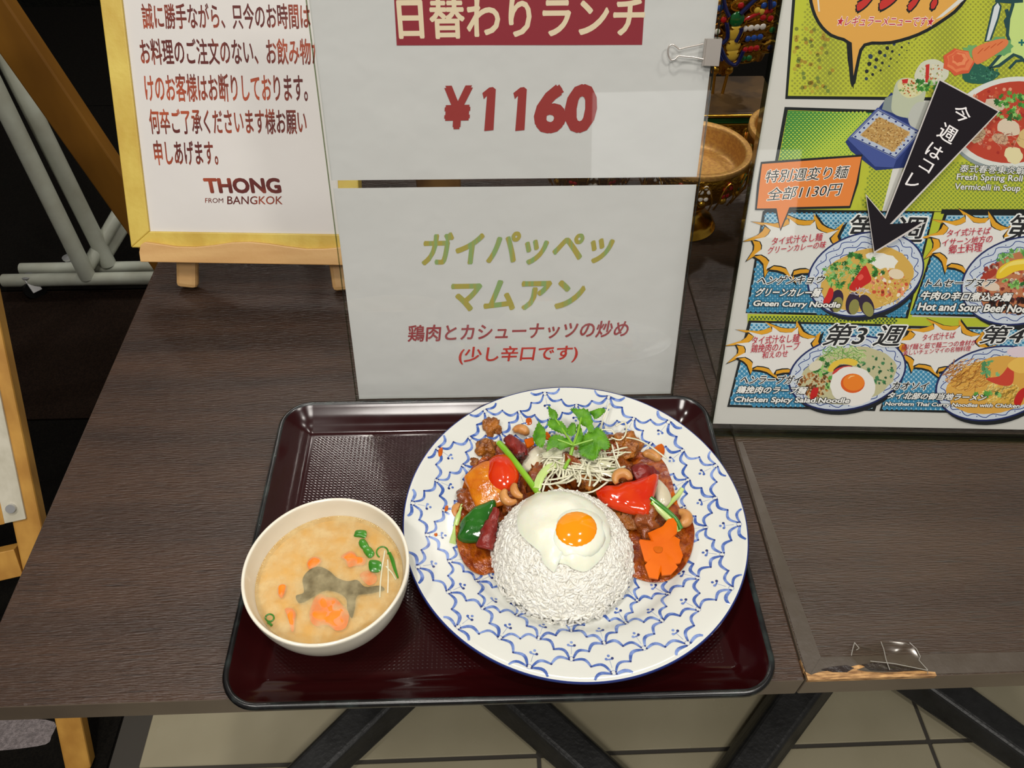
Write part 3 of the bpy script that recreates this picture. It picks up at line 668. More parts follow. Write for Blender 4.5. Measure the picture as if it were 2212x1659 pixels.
pr.poly([(1695, 231), (1950, 239), (2500, 250), (2500, 470), (1650, 458), (1674, 348)], BK); pr.poly([(1702, 238), (1950, 246), (2500, 258), (2500, 462), (1660, 452), (1681, 348)], LIME)
gp = [(1702, 239), (1900, 244), (1872, 340), (1683, 348)]; pr.poly(gp, (72, 142, 66))
pr.dots(gp, 8.6, lambda x, y: max(0, min(3.6, .8+(x-1690)*.014+(y-240)*.018)), (196, 214, 78), 6)
pr.dots([(1880, 352), (2230, 352), (2230, 456), (1860, 450)], 9.5, lambda x, y: 2.7, (138, 156, 56), 7)
pr.poly([(1932, 350), (1954, 350), (1925, 470), (1902, 470)], WH); pr.flush('comic_panel')
# --- speech bubble
bub = catmull([(1752, -130), (1747, -60), (1752, 5), (1768, 48), (1795, 76), (1833, 92), (1836, 130), (1842, 186), (1852, 140), (1868, 97), (1925, 92), (1985, 74), (2035, 45), (2075, 12), (2110, -50), (2110, -140), (2000, -220), (1850, -220)], 3)
pr.poly(bub, (232, 172, 84)); pr.stroke(bub, 7, BK, closed=True)
pr.quadstrip([(1828, 86), (1831, 130), (1838, 170), (1843, 193)], [(1840, 92), (1842, 130), (1844, 170), (1844, 190)], BK)
pr.poly([(2020, 42), (2075, -5), (2085, -2), (2036, 36)], WH); pr.poly([(1762, -30), (1766, -30), (1771, 25), (1768, 25)], WH)
pr.text('ランチ!', (1842, 19), (2018, 18), (1866, -74), (206, 56, 50), .05, BK, .10)
pr.text('★レギュラーメニューです★', (1806, 56), (2014, 57), (1812, 34), (196, 36, 60), .01, (250, 236, 230), .07); pr.flush('speech_bubble')
# --- jar-like pale burst with teal outline at the upper right
bt = [(2160, -40), (2208, -40), (2206, 6), (2196, 16), (2186, 60), (2176, 110), (2150, 148), (2128, 150), (2150, 128), (2176, 120), (2200, 110), (2260, 122), (2260, -40)]
j1 = [(2148, -10), (2154, 5), (2146, 14), (2128, 90), (2139, 88), (2156, 40), (2162, 14)]; pr.poly(j1, (222, 226, 232)); pr.stroke(j1, 4, (44, 78, 84), closed=True)
b2 = [(2190, -30), (2188, 10), (2179, 40), (2176, 76), (2180, 86), (2172, 106), (2134, 150), (2158, 142), (2190, 118), (2205, 124), (2240, 160), (2260, 100), (2260, -30)]
pr.poly(b2, (206, 226, 140)); pr.stroke(b2, 7, (40, 76, 80), closed=True); pr.stroke([(2150, 0), (2180, 3), (2210, 1)], 9, (40, 76, 80)); pr.stroke([(2174, 20), (2178, 36), (2172, 44), (2176, 60)], 8, (40, 76, 80))
pr.stroke([(2200, 92), (2214, 92)], 4, (30, 110, 110)); pr.stroke([(2207, 85), (2207, 99)], 4, (30, 110, 110)); pr.stroke([(2180, 148), (2195, 132), (2212, 130)], 6, (40, 76, 80)); pr.flush('comic_burst')
# --- food photographs printed on the poster
def jag(cx, cy, rx, ry, col, n=16, a=.35, seed=0, ang=0):
    r_ = random.Random(seed*7+int(cx)); P = []
    for k in range(n):
        t = 2*math.pi*k/n; q = 1-(a if k % 2 else 0)*r_.uniform(.5, 1.2); x = rx*math.cos(t)*q; y = ry*math.sin(t)*q; P.append((cx+x*math.cos(ang)-y*math.sin(ang), cy+x*math.sin(ang)+y*math.cos(ang)))
    pr.poly(P, col, keep=True)
def smoothp(pts, col, n=4): pr.poly(catmull(pts, n), col)
def specks(cx, cy, rx, ry, n, cols, s=(1, 2.5), seed=1):
    r_ = random.Random(seed)
    for _ in range(n):
        a = r_.uniform(0, 6.3); q = math.sqrt(r_.random()); x = cx+rx*q*math.cos(a); y = cy+ry*q*math.sin(a); ss = r_.uniform(*s)
        pr.ell(x, y, ss*r_.uniform(.7, 1.6), ss, r_.choice(cols), ang=r_.uniform(0, 3), n=6, keep=True)
    pr.h += pr.dh
def noodles(cx, cy, rx, ry, n, cols, seed=1, wd=1.6, L=26, ang=None):
    r_ = random.Random(seed)
    for _ in range(n):
        a = r_.uniform(0, 6.3); q = math.sqrt(r_.random())*.85; x = cx+rx*q*math.cos(a); y = cy+ry*q*math.sin(a); t = (ang if ang is not None else r_.uniform(0, 3.1))+r_.uniform(-.5, .5); P = []
        for i in range(6):
            u = (i/5-.5)*L*r_.uniform(.85, 1.1); P.append((x+u*math.cos(t)-4*math.sin(i*1.1)*math.sin(t), y+u*math.sin(t)*.8+4*math.sin(i*1.1)*math.cos(t)))
        P = [p for p in P if ((p[0]-cx)/rx)**2+((p[1]-cy)/ry)**2 < 1]
        if len(P) > 2: pr.stroke(P, wd, r_.choice(cols), keep=True)
    pr.h += pr.dh
GR = [(60, 128, 52), (88, 160, 66), (44, 104, 48), (122, 184, 88), (150, 200, 110)]
def greens(cx, cy, rx, ry, n, seed=1, cols=GR, s=(5, 11)):
    r_ = random.Random(seed)
    for i in range(n):
        a = r_.uniform(0, 6.3); q = math.sqrt(r_.random()); jag(cx+rx*q*math.cos(a), cy+ry*q*math.sin(a), r_.uniform(*s), r_.uniform(s[0]*.6, s[1]*.7), r_.choice(cols), 12, .5, i+seed, r_.uniform(0, 3))
        if i % 6 == 5: pr.h += pr.dh
    pr.h += pr.dh
def bowl(cx, cy, rx, ry, ang, broth, fx, fy, frx, fry, seed=1):
    pr.ell(cx+2, cy+10, rx*.96, ry*1.0, (30, 34, 38), ang, 44); pr.ell(cx, cy, rx+1.5, ry+1.5, (34, 44, 96), ang, 48); pr.ell(cx, cy, rx-2.5, ry-2, (206, 214, 226), ang, 48)
    r_ = random.Random(seed)
    for ring, (k, n) in enumerate(((.92, 17), (.78, 15), (.66, 12))):
        for i in range(n):
            t0 = 2*math.pi*(i+.5*(ring % 2))/n; P = []
            for j in range(7):
                t = t0+2*math.pi/n*(j/6); q = k-.07*math.sin(math.pi*j/6)+.03*math.sin(math.pi*j/3); x = rx*q*math.cos(t); y = ry*q*math.sin(t); P.append((cx+x*math.cos(ang)-y*math.sin(ang), cy+x*math.sin(ang)+y*math.cos(ang)))
            pr.stroke(P, 1.8, (50, 72, 140), keep=True)
            t = t0+math.pi/n; x = rx*(k-.02)*math.cos(t); y = ry*(k-.02)*math.sin(t); pr.ell(cx+x*math.cos(ang)-y*math.sin(ang), cy+x*math.sin(ang)+y*math.cos(ang), 1.4, 1.4, (50, 60, 130), n=5, keep=True)
    pr.h += pr.dh; pr.ell(fx, fy, frx, fry, broth, ang, 36, jit=.03)
# spring rolls, carrot flower, cucumber, dish of crumbs, red soup
pr.poly([(1826, 306), (1894, 238), (1925, 200), (2040, 262), (1976, 330), (1955, 362), (1892, 368), (1838, 326)], (40, 56, 120))
pr.poly([(1912, 212), (1948, 196), (2030, 240), (2000, 270), (1905, 236)], (140, 150, 150)); jag(2160, 100, 30, 22, (110, 168, 110), 20, .2, 3); jag(2100, 112, 26, 16, (120, 176, 110), 20, .25, 4)
smoothp([(1926, 222), (1936, 178), (1960, 168), (1990, 178), (2000, 200), (1985, 240), (1960, 254), (1930, 245)], (196, 200, 176)); smoothp([(1940, 178), (1962, 168), (1990, 180), (1992, 200), (1965, 212), (1944, 200)], (222, 216, 170)); specks(1966, 190, 22, 18, 60, [(206, 190, 120), (236, 228, 190), (206, 110, 60), (120, 150, 80)], seed=5)
smoothp([(1975, 168), (1990, 136), (2020, 128), (2046, 144), (2048, 165), (2030, 180), (2000, 184)], (216, 214, 196)); specks(2014, 156, 26, 18, 60, [(232, 222, 190), (206, 120, 80), (236, 232, 214), (170, 180, 120)], seed=6)
smoothp([(1962, 250), (1980, 222), (2010, 224), (2030, 250), (2000, 280), (1970, 275)], (196, 196, 190)); pr.poly([(2000, 140), (2008, 138), (2006, 178), (1999, 178)], (204, 48, 44)); greens(1998, 184, 30, 10, 14, 8); pr.poly([(1948, 172), (1962, 170), (1960, 180), (1950, 180)], (206, 44, 44))
pr.poly(catmull([(2080, 150), (2100, 130), (2140, 150), (2160, 160), (2130, 180), (2085, 176)], 3), (44, 100, 84)); specks(2125, 160, 36, 16, 60, [(60, 128, 100), (32, 80, 70), (86, 150, 120)], seed=9)
for k in range(5):
    r_ = 36-k*6; jag(2070+(k % 2)*3, 134-k*2, r_, r_*.85, [(222, 96, 62), (238, 132, 88), (226, 106, 70), (242, 146, 100), (222, 100, 64)][k], 14, .18, k+20); pr.h += pr.dh
smoothp([(2100, 110), (2120, 96), (2160, 84), (2178, 88), (2170, 104), (2130, 130), (2108, 138)], (232, 130, 80))
for k in range(4): pr.stroke([(2112+k*14, 116-k*6), (2124+k*14, 104-k*5)], 3, (200, 84, 44), taper=True)
ds = [(1846, 293), (1898, 240), (1983, 287), (1932, 336)]; pr.poly([(1830, 300), (1896, 232), (1992, 286), (1936, 346), (1930, 362), (1890, 360)], (74, 90, 160)); pr.poly([(1838, 296), (1897, 236), (1988, 286), (1934, 342)], (192, 200, 220)); pr.stroke([(1840, 296), (1897, 238), (1986, 286), (1934, 340)], 2.2, (40, 54, 120), closed=True)
for k in range(22):
    t = k/22; i = int(t*4); a_, b_ = [(1838, 296), (1897, 236), (1988, 286), (1934, 342)][i], [(1838, 296), (1897, 236), (1988, 286), (1934, 342)][(i+1) % 4]; u = t*4-i; x = a_[0]+(b_[0]-a_[0])*u; y = a_[1]+(b_[1]-a_[1])*u; x += (1914-x)*.13; y += (290-y)*.13; pr.ell(x, y, 2.6, 2.2, (44, 58, 130), n=7, keep=True)
pr.poly([(1858, 292), (1899, 252), (1966, 286), (1930, 328)], (196, 154, 92)); r_ = random.Random(4)
for _ in range(330):
    u, v = r_.random(), r_.random(); x = 1858+(1899-1858)*v+(1930-1858)*u; y = 292+(252-292)*v+(328-292)*u; pr.ell(x+r_.uniform(-2, 2), y, r_.uniform(1.2, 2.4), r_.uniform(1, 2), r_.choice([(214, 172, 108), (180, 132, 72), (230, 196, 136), (160, 112, 60), (206, 160, 96)]), n=6, keep=True)
pr.flush('printed_spring_rolls')
cb = (2185, 262); pr.ell(2190, 268, 142, 102, (150, 160, 164), -.12, 44); pr.ell(2190, 264, 138, 98, (226, 226, 222), -.12, 44); pr.ell(2192, 264, 126, 88, (196, 70, 50), -.12, 40)
specks(2180, 260, 110, 74, 160, [(206, 90, 60), (222, 128, 96), (176, 50, 40), (230, 160, 130)], (1.5, 5), seed=12)
for x, y, a_, b_, c_ in ((2150, 225, 24, 12, (214, 196, 176)), (2178, 275, 26, 18, (226, 206, 184)), (2110, 290, 18, 20, (206, 176, 140)), (2120, 262, 16, 14, (216, 190, 160)), (2190, 335, 20, 18, (236, 222, 176)), (2215, 300, 18, 22, (222, 190, 130)), (2160, 300, 18, 12, (210, 170, 140))): pr.ell(x, y, a_, b_, c_, .3, 16, keep=True, jit=.12)
noodles(2160, 300, 60, 24, 26, [(200, 110, 90), (214, 140, 120), (180, 84, 66)], 14, 1.2); greens(2185, 218, 36, 18, 26, 15); greens(2180, 248, 26, 12, 12, 17); pr.flush('printed_soup_bowl')
EN = dict(outline=(36, 38, 40), ooff=.06)
pr.text('泰式春巻東炎蝦湯', (2072, 372), (2232, 378), (2076, 355), (240, 238, 236), .012, **EN)
pr.text('Fresh Spring Roll with', (2066, 392), (2250, 397), (2068, 375), (240, 238, 236), .02, **EN); pr.text('Vermicelli in Soup', (2061, 413), (2202, 417), (2064, 396), (240, 238, 236), .02, **EN); pr.flush('lettering')
# --- four week panels
def claws(cx, cy, rx, ry, n, seed, a0=0, a1=2*math.pi):
    r_ = random.Random(seed); base = []; 
    K = []
    for k in range(n):
        t = a0+(a1-a0)*k/n; K.append((t, r_.uniform(1.04, 1.18)))
    def ringp(sc, dx=0, dy=0, curl=.16):
        P = []
        for i, (t, q) in enumerate(K):
            t2 = t+(a1-a0)/n*.9
            tip = t+(a1-a0)/n*.05-curl
            P.append((cx+dx+rx*q*sc*math.cos(tip)*1.06, cy+dy+ry*q*sc*math.sin(tip)*1.06))
            for u in (.3, .6, .9):
                tt_ = t+(a1-a0)/n*u; qq = .96-.10*math.sin(math.pi*u); P.append((cx+dx+rx*qq*sc*math.cos(tt_), cy+dy+ry*qq*sc*math.sin(tt_)))
        return P
    pr.poly(ringp(1.13, 2, 2), BK); pr.poly(ringp(1.07, 0, 0), (226, 162, 42)); pr.poly(ringp(.90, 0, 1, .08), BK); pr.poly(ringp(.865, -1, 0, .04), (230, 226, 222))
def panel(P, seed):
    pr.poly(P, BK); cx = sum(p[0] for p in P)/4; cy = sum(p[1] for p in P)/4; Q = []
    for x, y in P: Q.append((x+(5.5 if x < cx else -5.5), y+(5 if y < cy else -5)))
    pr.poly(Q, (168, 204, 222)); pr.dots(Q, 10.5, lambda x, y: 2.4+2.0*((y-min(q[1] for q in Q))/200+.25), (62, 138, 178), 7)
    r_ = random.Random(seed)
    for _ in range(70):
        x = r_.uniform(P[0][0], P[2][0]); y = P[0][1]+8+r_.uniform(0, 40)
        if inside((x, y), Q): pr.ell(x, y, 1.5, 1.4, (40, 60, 84), n=5, keep=True)
    pr.h += pr.dh
lime = [(1950, 455), (2040, 455), (1972, 690), (2500, 700), (2500, 712), (1965, 706), (1930, 900), (1894, 900), (1946, 702), (1616, 694), (1616, 680), (1958, 690), (2012, 470)]
pr.poly([(1615, 678), (2500, 694), (2500, 712), (1615, 698)], (190, 198, 56)); pr.poly([(2018, 458), (2046, 458), (1962, 706), (1936, 706)], (190, 198, 56)); pr.poly([(2035, 452), (2500, 452), (2500, 462), (2032, 462)], BK)
pr.dots([(1620, 681), (1940, 686), (1940, 698), (1620, 692)], 8, lambda x, y: 2.6, (60, 90, 50), 6); pr.flush('comic_panel')
PAN = {'A': [(1648, 456), (2019, 456), (1961, 688), (1611, 676)], 'B': [(2040, 460), (2420, 462), (2400, 694), (1966, 680)], 'C': [(1617, 692), (1950, 701), (1890, 888), (1571, 879)], 'D': [(1962, 704), (2400, 712), (2390, 900), (1900, 888)]}
panel(PAN['A'], 1); claws(1722, 533, 100, 62, 11, 3); pr.flush('week_panel')
panel(PAN['B'], 2); claws(2102, 528, 92, 62, 11, 4); pr.flush('week_panel')
panel(PAN['C'], 5); claws(1684, 757, 96, 52, 11, 6); pr.flush('week_panel')
panel(PAN['D'], 7); claws(2035, 752, 100, 52, 11, 8); pr.flush('week_panel')
# --- orange price flag
fp = [(1645, 352), (1750, 344), (1862, 336), (1852, 395), (1836, 447), (1706, 450), (1686, 497), (1676, 452), (1633, 452), (1638, 400)]
pr.poly(fp, (232, 134, 62)); pr.stroke(fp, 5, BK, closed=True)
pr.text('特別週変り麺', (1651, 395), (1828, 385), (1658, 367), (40, 38, 38), .004, (246, 240, 232), .055); pr.text('全部1130円', (1655, 434), (1812, 422), (1663, 406), (40, 38, 38), .004, (246, 240, 232), .055); pr.flush('price_flag')
pr.text('第1週', (1826, 520), (1990, 524), (1842, 464), (38, 38, 40), .012, (236, 236, 234), .07); pr.flush('lettering')
pr.text('第2週', (2168, 520), (2330, 524), (2188, 464), (38, 38, 40), .012, (236, 236, 234), .07); pr.flush('lettering')
bowl(1870, 592, 128, 88, -.28, (214, 172, 84), 1872, 604, 104, 66, 1)
noodles(1920, 620, 50, 44, 40, [(222, 184, 96), (236, 206, 130), (200, 156, 72)], 21); specks(1920, 612, 40, 34, 70, [(224, 110, 70), (236, 150, 110), (240, 226, 206), (206, 84, 54)], (1.5, 4.5), 22)
pr.ell(1905, 563, 34, 17, (236, 234, 226), .2, 20, jit=.15); pr.ell(1936, 592, 17, 11, (232, 214, 186), .2, 16)
for x, y, a_ in ((1806, 650, .3), (1842, 655, .2), (1872, 660, -.4)): pr.ell(x, y, 15, 25, (52, 36, 60), a_, 20); pr.ell(x+3, y+8, 11, 17, (142, 138, 76), a_, 16)
greens(1826, 590, 48, 30, 46, 23); greens(1850, 560, 40, 10, 12, 24); noodles(1815, 590, 40, 26, 26, [(150, 196, 120), (190, 220, 160)], 25, 1.1)
smoothp([(1834, 622), (1848, 600), (1862, 580), (1870, 574), (1878, 590), (1882, 606), (1866, 618), (1848, 628)], (200, 38, 34)); smoothp([(1852, 600), (1860, 592), (1866, 598), (1858, 606)], (230, 90, 76), 2)
noodles(1858, 632, 24, 12, 10, [(226, 220, 226), (206, 196, 214)], 26, 1.2); greens(1896, 590, 14, 16, 5, 27)
smoothp([(1778, 652), (1786, 636), (1792, 622), (1800, 626), (1798, 644), (1786, 660)], (204, 40, 36)); pr.stroke([(1795, 622), (1797, 612)], 2, (60, 110, 50)); pr.flush('printed_noodle_bowl')
bowl(2206, 606, 132, 92, -.28, (190, 120, 80), 2214, 610, 104, 66, 2)
greens(2200, 556, 46, 16, 30, 31, cols=[(120, 176, 96), (150, 200, 120), (88, 150, 70)]); specks(2180, 610, 70, 44, 130, [(186, 84, 60), (206, 130, 100), (150, 60, 50), (232, 210, 190)], (2, 6), 32)
smoothp([(2152, 600), (2160, 578), (2190, 562), (2230, 560), (2230, 580), (2195, 586), (2168, 600)], (236, 200, 50)); smoothp([(2160, 590), (2180, 575), (2225, 568), (2225, 562), (2190, 564), (2164, 580)], (244, 222, 110)); greens(2190, 610, 26, 12, 10, 33); specks(2190, 660, 60, 16, 50, [(70, 40, 36), (40, 30, 30), (120, 60, 44)], (3, 7), 34)
smoothp([(2118, 600), (2140, 584), (2152, 580), (2150, 594), (2128, 606)], (170, 60, 44)); pr.ell(2140, 618, 20, 10, (228, 206, 184), .2, 14); pr.flush('printed_noodle_bowl')
bowl(1830, 806, 128, 78, -.2, (196, 190, 150), 1832, 812, 106, 60, 3)
specks(1760, 830, 34, 26, 130, [(150, 90, 44), (186, 120, 60), (110, 66, 34), (206, 150, 90)], (1.5, 3.5), 41); greens(1890, 800, 40, 34, 46, 42, cols=[(50, 110, 70), (70, 130, 84), (40, 90, 58), (96, 156, 90)], s=(3, 7)); noodles(1820, 768, 56, 26, 70, [(150, 196, 96), (184, 216, 136), (206, 226, 160), (110, 166, 80)], 43, 1.6); greens(1770, 792, 22, 20, 14, 44)
pr.ell(1762, 790, 16, 10, (222, 214, 190), -.5, 16)
smoothp([(1788, 800), (1800, 782), (1830, 774), (1852, 780), (1846, 790), (1816, 786), (1800, 802)], (232, 196, 70)); smoothp([(1800, 800), (1816, 788), (1840, 790), (1838, 798), (1812, 802)], (60, 40, 50)); smoothp([(1798, 808), (1808, 796), (1836, 790), (1844, 800), (1836, 812), (1812, 812)], (206, 62, 58))
greens(1806, 826, 26, 16, 12, 45); pr.ell(1842, 834, 50, 42, (236, 232, 226), .15, 30, jit=.04); pr.ell(1842, 828, 26, 21, (222, 96, 34), 0, 24); pr.ell(1844, 826, 23, 18, (240, 132, 40), 0, 24); pr.stroke([(1832, 818), (1838, 813), (1846, 812)], 3, (250, 200, 130), taper=True)
smoothp([(1750, 864), (1752, 846), (1760, 836), (1768, 840), (1764, 856), (1756, 868)], (196, 36, 34)); pr.stroke([(1762, 838), (1764, 830)], 2, (60, 110, 50)); pr.flush('printed_noodle_bowl')
bowl(2148, 828, 128, 78, -.2, (222, 168, 76), 2150, 832, 106, 60, 4)
noodles(2090, 810, 56, 40, 120, [(226, 166, 70), (200, 130, 50), (240, 190, 100), (184, 112, 44)], 51, 1.4, 34, -.5); noodles(2160, 850, 60, 26, 50, [(236, 196, 90), (222, 176, 70), (246, 218, 130)], 52, 3, 40, -.5); greens(2140, 800, 20, 22, 14, 53, cols=[(100, 166, 110), (130, 186, 130), (80, 140, 90)]); greens(2130, 850, 30, 8, 8, 54)
smoothp([(2130, 818), (2160, 812), (2180, 790), (2190, 800), (2186, 830), (2160, 832)], (206, 70, 50)); smoothp([(2176, 790), (2200, 772), (2225, 776), (2225, 800), (2200, 806)], (236, 190, 90)); pr.ell(2205, 760, 30, 12, (226, 206, 216), 0, 20); smoothp([(2190, 868), (2200, 846), (2214, 838), (2212, 858), (2200, 880)], (196, 36, 34)); pr.flush('printed_noodle_bowl')
RD = (190, 40, 62)
for body, bl, br, tl, o_ in (('タイ式汁なし麺', (1666, 530), (1775, 520), (1669, 513), .008), ('グリーンカレーの味', (1657, 549), (1782, 536), (1661, 533), .008), ('タイ式汁そば', (2044, 512), (2138, 506), (2048, 496), .008), ('イサーン地方の', (2034, 533), (2142, 524), (2038, 516), .008), ('郷土料理', (2049, 549), (2121, 543), (2051, 530), .008),
    ('タイ式汁なし麺', (1623, 745), (1725, 739), (1626, 727), .008), ('鶏挽肉のハーブ', (1621, 762), (1725, 756), (1625, 744), .008), ('和えのせ', (1646, 775), (1701, 771), (1648, 760), .008), ('タイ式汁そば', (1992, 737), (2062, 731), (1995, 722), .006), ('揚げ麺と茹で麺二つの食材が', (1946, 757), (2108, 746), (1949, 744), .006), ('楽しいチェンマイの名物料理', (1950, 768), (2096, 758), (1952, 757), .006)):
    pr.text(body, bl, br, tl, RD, o_); pr.flush('lettering')
W1 = (240, 238, 234); DK = (34, 36, 38)
for body, bl, br, tl, c_, oc, o_ in (('ヘンゲンキョウ', (1633, 615), (1776, 612), (1641, 597), DK, W1, .024), ('グリーンカレー麺', (1630, 640), (1768, 641), (1638, 622), W1, DK, .034), ('Green Curry Noodle', (1625, 664), (1812, 668), (1630, 649), W1, DK, .034),
    ('トムセーブヌア', (1998, 619), (2144, 619), (2006, 602), DK, W1, .024), ('牛肉の辛口煮込み麺', (1986, 647), (2180, 651), (1994, 629), W1, DK, .034), ('Hot and Sour Beef Noodle', (1982, 670), (2248, 676), (1987, 654), W1, DK, .034),
    ('ヘンラープガイ', (1597, 829), (1727, 829), (1604, 811), DK, W1, .024), ('鶏挽肉のラープ麺', (1590, 849), (1738, 851), (1597, 834), W1, DK, .034), ('Chicken Spicy Salad.Noodle', (1585, 871), (1832, 874), (1589, 857), W1, DK, .034),
    ('カオソイ', (1925, 841), (2002, 842), (1931, 825), DK, W1, .024), ('タイ北部の御当地ラーメン', (1915, 861), (2126, 866), (1922, 847), W1, DK, .034), ('Northern Thai Curry Noodles with Chicken', (1911, 878), (2200, 883), (1914, 868), W1, DK, .034)):
    pr.text(body, bl, br, tl, c_, o_, oc, .115 if c_ == W1 else .105); pr.flush('lettering')
pr.text('第3 週', (1774, 746), (1940, 748), (1796, 700), (38, 38, 40), .014, (236, 236, 234), .07); pr.flush('lettering'); pr.text('第4 週', (2113, 742), (2282, 744), (2132, 704), (38, 38, 40), .014, (236, 236, 234), .07); pr.flush('lettering')
# --- black arrow card stuck on the front of the stand
AP = [(2029, 170), (2160, 240), (1925, 487), (2000, 481), (1888, 547), (1870, 419), (1912, 469)]
ar = extr('arrow_card', PP, AP, .0047, .0052, pmat('white_card', (206, 200, 196), .5), None, bevel=0); tag(ar, 'black arrow-shaped card with white characters stuck on the poster stand', 'arrow sign')
pa = Print(PP, ar, M['ink'], .0053)
cxx, cyy = 1975, 370
pa.poly([(2030, 174), (2156, 241), (1922, 484), (1994, 479), (1889, 543), (1872, 424), (1913, 473)], (26, 20, 26))
rv = np.array((.86, .51)); dv = np.array((-.51, .86))
for ch_, (x, y), w_, h_ in (('今', (2078, 246), 38, 34), ('週', (2047, 288), 38, 36), ('は', (2019, 327), 34, 30), ('コ', (2001, 358), 27, 23), ('レ', (1973, 392), 26, 30)):
    c_ = np.array((x, y)); bl = c_-rv*w_/2+dv*h_/2; br = c_+rv*w_/2+dv*h_/2; tl = c_-rv*w_/2-dv*h_/2; pa.text(ch_, tuple(bl), tuple(br), tuple(tl), (244, 240, 240), .008)
pa.flush('lettering')
# ------------------------------------------------------------------ food on the plate
M['rice'] = pmat('steamed_white_rice', (236, 234, 226), .28, col2=(228, 225, 214), nscale=160)
M['eggwhite'] = pmat('fried_egg_white', (236, 236, 214), .3, sss=.4, bump=(90, .0008), col2=(240, 240, 224), nscale=50)
M['yolk'] = pmat('egg_yolk', (250, 156, 10), .1, coat=.5, col2=(248, 146, 6), nscale=40)
M['sauce'] = pmat('red_brown_chilli_sauce', (128, 48, 5), .09, coat=.5, col2=(172, 84, 8), nscale=150, bump=(260, .0020), nlo=.4, nhi=.62)
M['oil'] = pmat('orange_chilli_oil', (196, 92, 8), .1, coat=.6, col2=(186, 80, 12), nscale=100)
M['fried'] = pmat('golden_fried_chicken', (176, 106, 30), .35, coat=.25, col2=(112, 56, 16), nscale=110, bump=(260, .003), nlo=.4, nhi=.66)
M['glazed'] = pmat('sauce_glazed_chicken', (116, 48, 14), .18, coat=.6, col2=(150, 78, 24), nscale=90, bump=(180, .002))
M['redp'] = pmat('red_pepper_skin', (204, 40, 8), .12, coat=.4, col2=(214, 62, 10), nscale=40, bump=(70, .0005)); M['orangep'] = pmat('glazed_orange_pepper', (214, 130, 18), .14, coat=.6, col2=(196, 98, 12), nscale=90, bump=(170, .0012))
M['greenp'] = pmat('green_pepper_skin', (26, 84, 22), .13, coat=.4, col2=(44, 108, 28), nscale=50, bump=(70, .0008)); M['flesh'] = pmat('pepper_flesh', (214, 120, 50), .3)
M['chili'] = pmat('dried_chilli_skin', (104, 16, 12), .3, coat=.15, spec=.4, col2=(140, 46, 38), nscale=130, nstretch=(1, .4, 1), bump=(160, .0016)); M['charred'] = pmat('charred_chilli_end', (92, 24, 10), .4, col2=(40, 14, 8), nscale=300, bump=(300, .002))
M['cashew'] = pmat('toasted_cashew', (208, 150, 84), .38, coat=.15, col2=(188, 122, 60), nscale=90, bump=(120, .0003)); M['carrot'] = pmat('carrot_orange', (222, 104, 0), .5, col2=(214, 94, 0), nscale=60, spec=.15); M['carrot_core'] = pmat('carrot_core', (206, 98, 6), .5, spec=.15, col2=(190, 92, 12), nscale=200)
M['onion'] = pmat('translucent_onion', (226, 220, 198), .15, coat=.4, col2=(206, 196, 168), nscale=60); M['scal'] = pmat('scallion_green', (138, 186, 44), .22, coat=.3, col2=(108, 166, 32), nscale=30); M['scal_p'] = pmat('pale_scallion', (202, 216, 150), .22, coat=.3, col2=(176, 204, 110), nscale=30); M['scal_d'] = pmat('dark_scallion_green', (66, 134, 34), .25, coat=.2, col2=(44, 110, 26), nscale=60)
M['negi'] = pmat('shredded_white_leek', (226, 222, 200), .25, coat=.3, col2=(206, 204, 170), nscale=80); M['cil'] = pmat('coriander_leaf', (96, 152, 30), .4, spec=.25, col2=(66, 124, 20), nscale=120, bump=(260, .0008)); M['cil_s'] = pmat('coriander_stem', (130, 178, 54), .3)
def gpx(pts, z): return [tuple(g(x, y, z)[:2]) for x, y in pts]
def thing(o, label, cat, group=None): return tag(o, label, cat, group)
RC = Vector((.0545, .3095)); RR = .0555; RH = .050; RB = PZ+.0062
def zrice(x, y, infl=0):
    r = math.hypot(x-RC.x, y-RC.y)/(RR+infl); return RB+(RH+infl)*(max(0, 1-r**2.7))**.62 if r < 1 else RB
# sauce spread round the back and sides of the rice
so = [(1066, 1240), (1040, 1246), (1010, 1236), (993, 1205), (986, 1172), (986, 1130), (996, 1080), (1012, 1035), (1045, 1000), (1080, 975), (1130, 968), (1190, 965), (1250, 962), (1320, 966), (1368, 985), (1405, 994), (1430, 1012), (1448, 1050), (1465, 1100), (1488, 1130), (1496, 1165), (1486, 1215), (1462, 1246), (1430, 1260), (1390, 1256), (1352, 1238), (1335, 1205), (1320, 1260), (1215, 1290), (1110, 1270)]
sz = PZ+.0066
puck('chilli_sauce', catmull(gpx(so, sz), 5), lambda x, y: zp(x, y)+.0002, .0022, .0015, M['sauce'], None, rings=26, nz=(.0014, 170), power=6)
thing(bpy.data.objects['chilli_sauce'], 'glossy red-brown chilli sauce pooled on the plate around the rice', 'sauce')
for k, pts in enumerate(([(1406, 985), (1425, 976), (1432, 992), (1422, 1004), (1410, 1000)], [(1430, 1040), (1446, 1052), (1462, 1088), (1452, 1092), (1436, 1060)], [(1136, 920), (1146, 918), (1148, 928), (1138, 930)], [(963, 1106), (969, 1104), (968, 1114), (962, 1116)], [(940, 1168), (946, 1166), (946, 1172), (941, 1173)], [(950, 995), (958, 990), (957, 1004), (950, 1008)])):
    q = puck('oil_drop', catmull(gpx(pts, sz+.002), 3), lambda x, y: zp(x, y)+.0003+(.0018 if k < 2 else 0), .0004, .0003, M['oil'], bpy.data.objects['chilli_sauce'], rings=3)
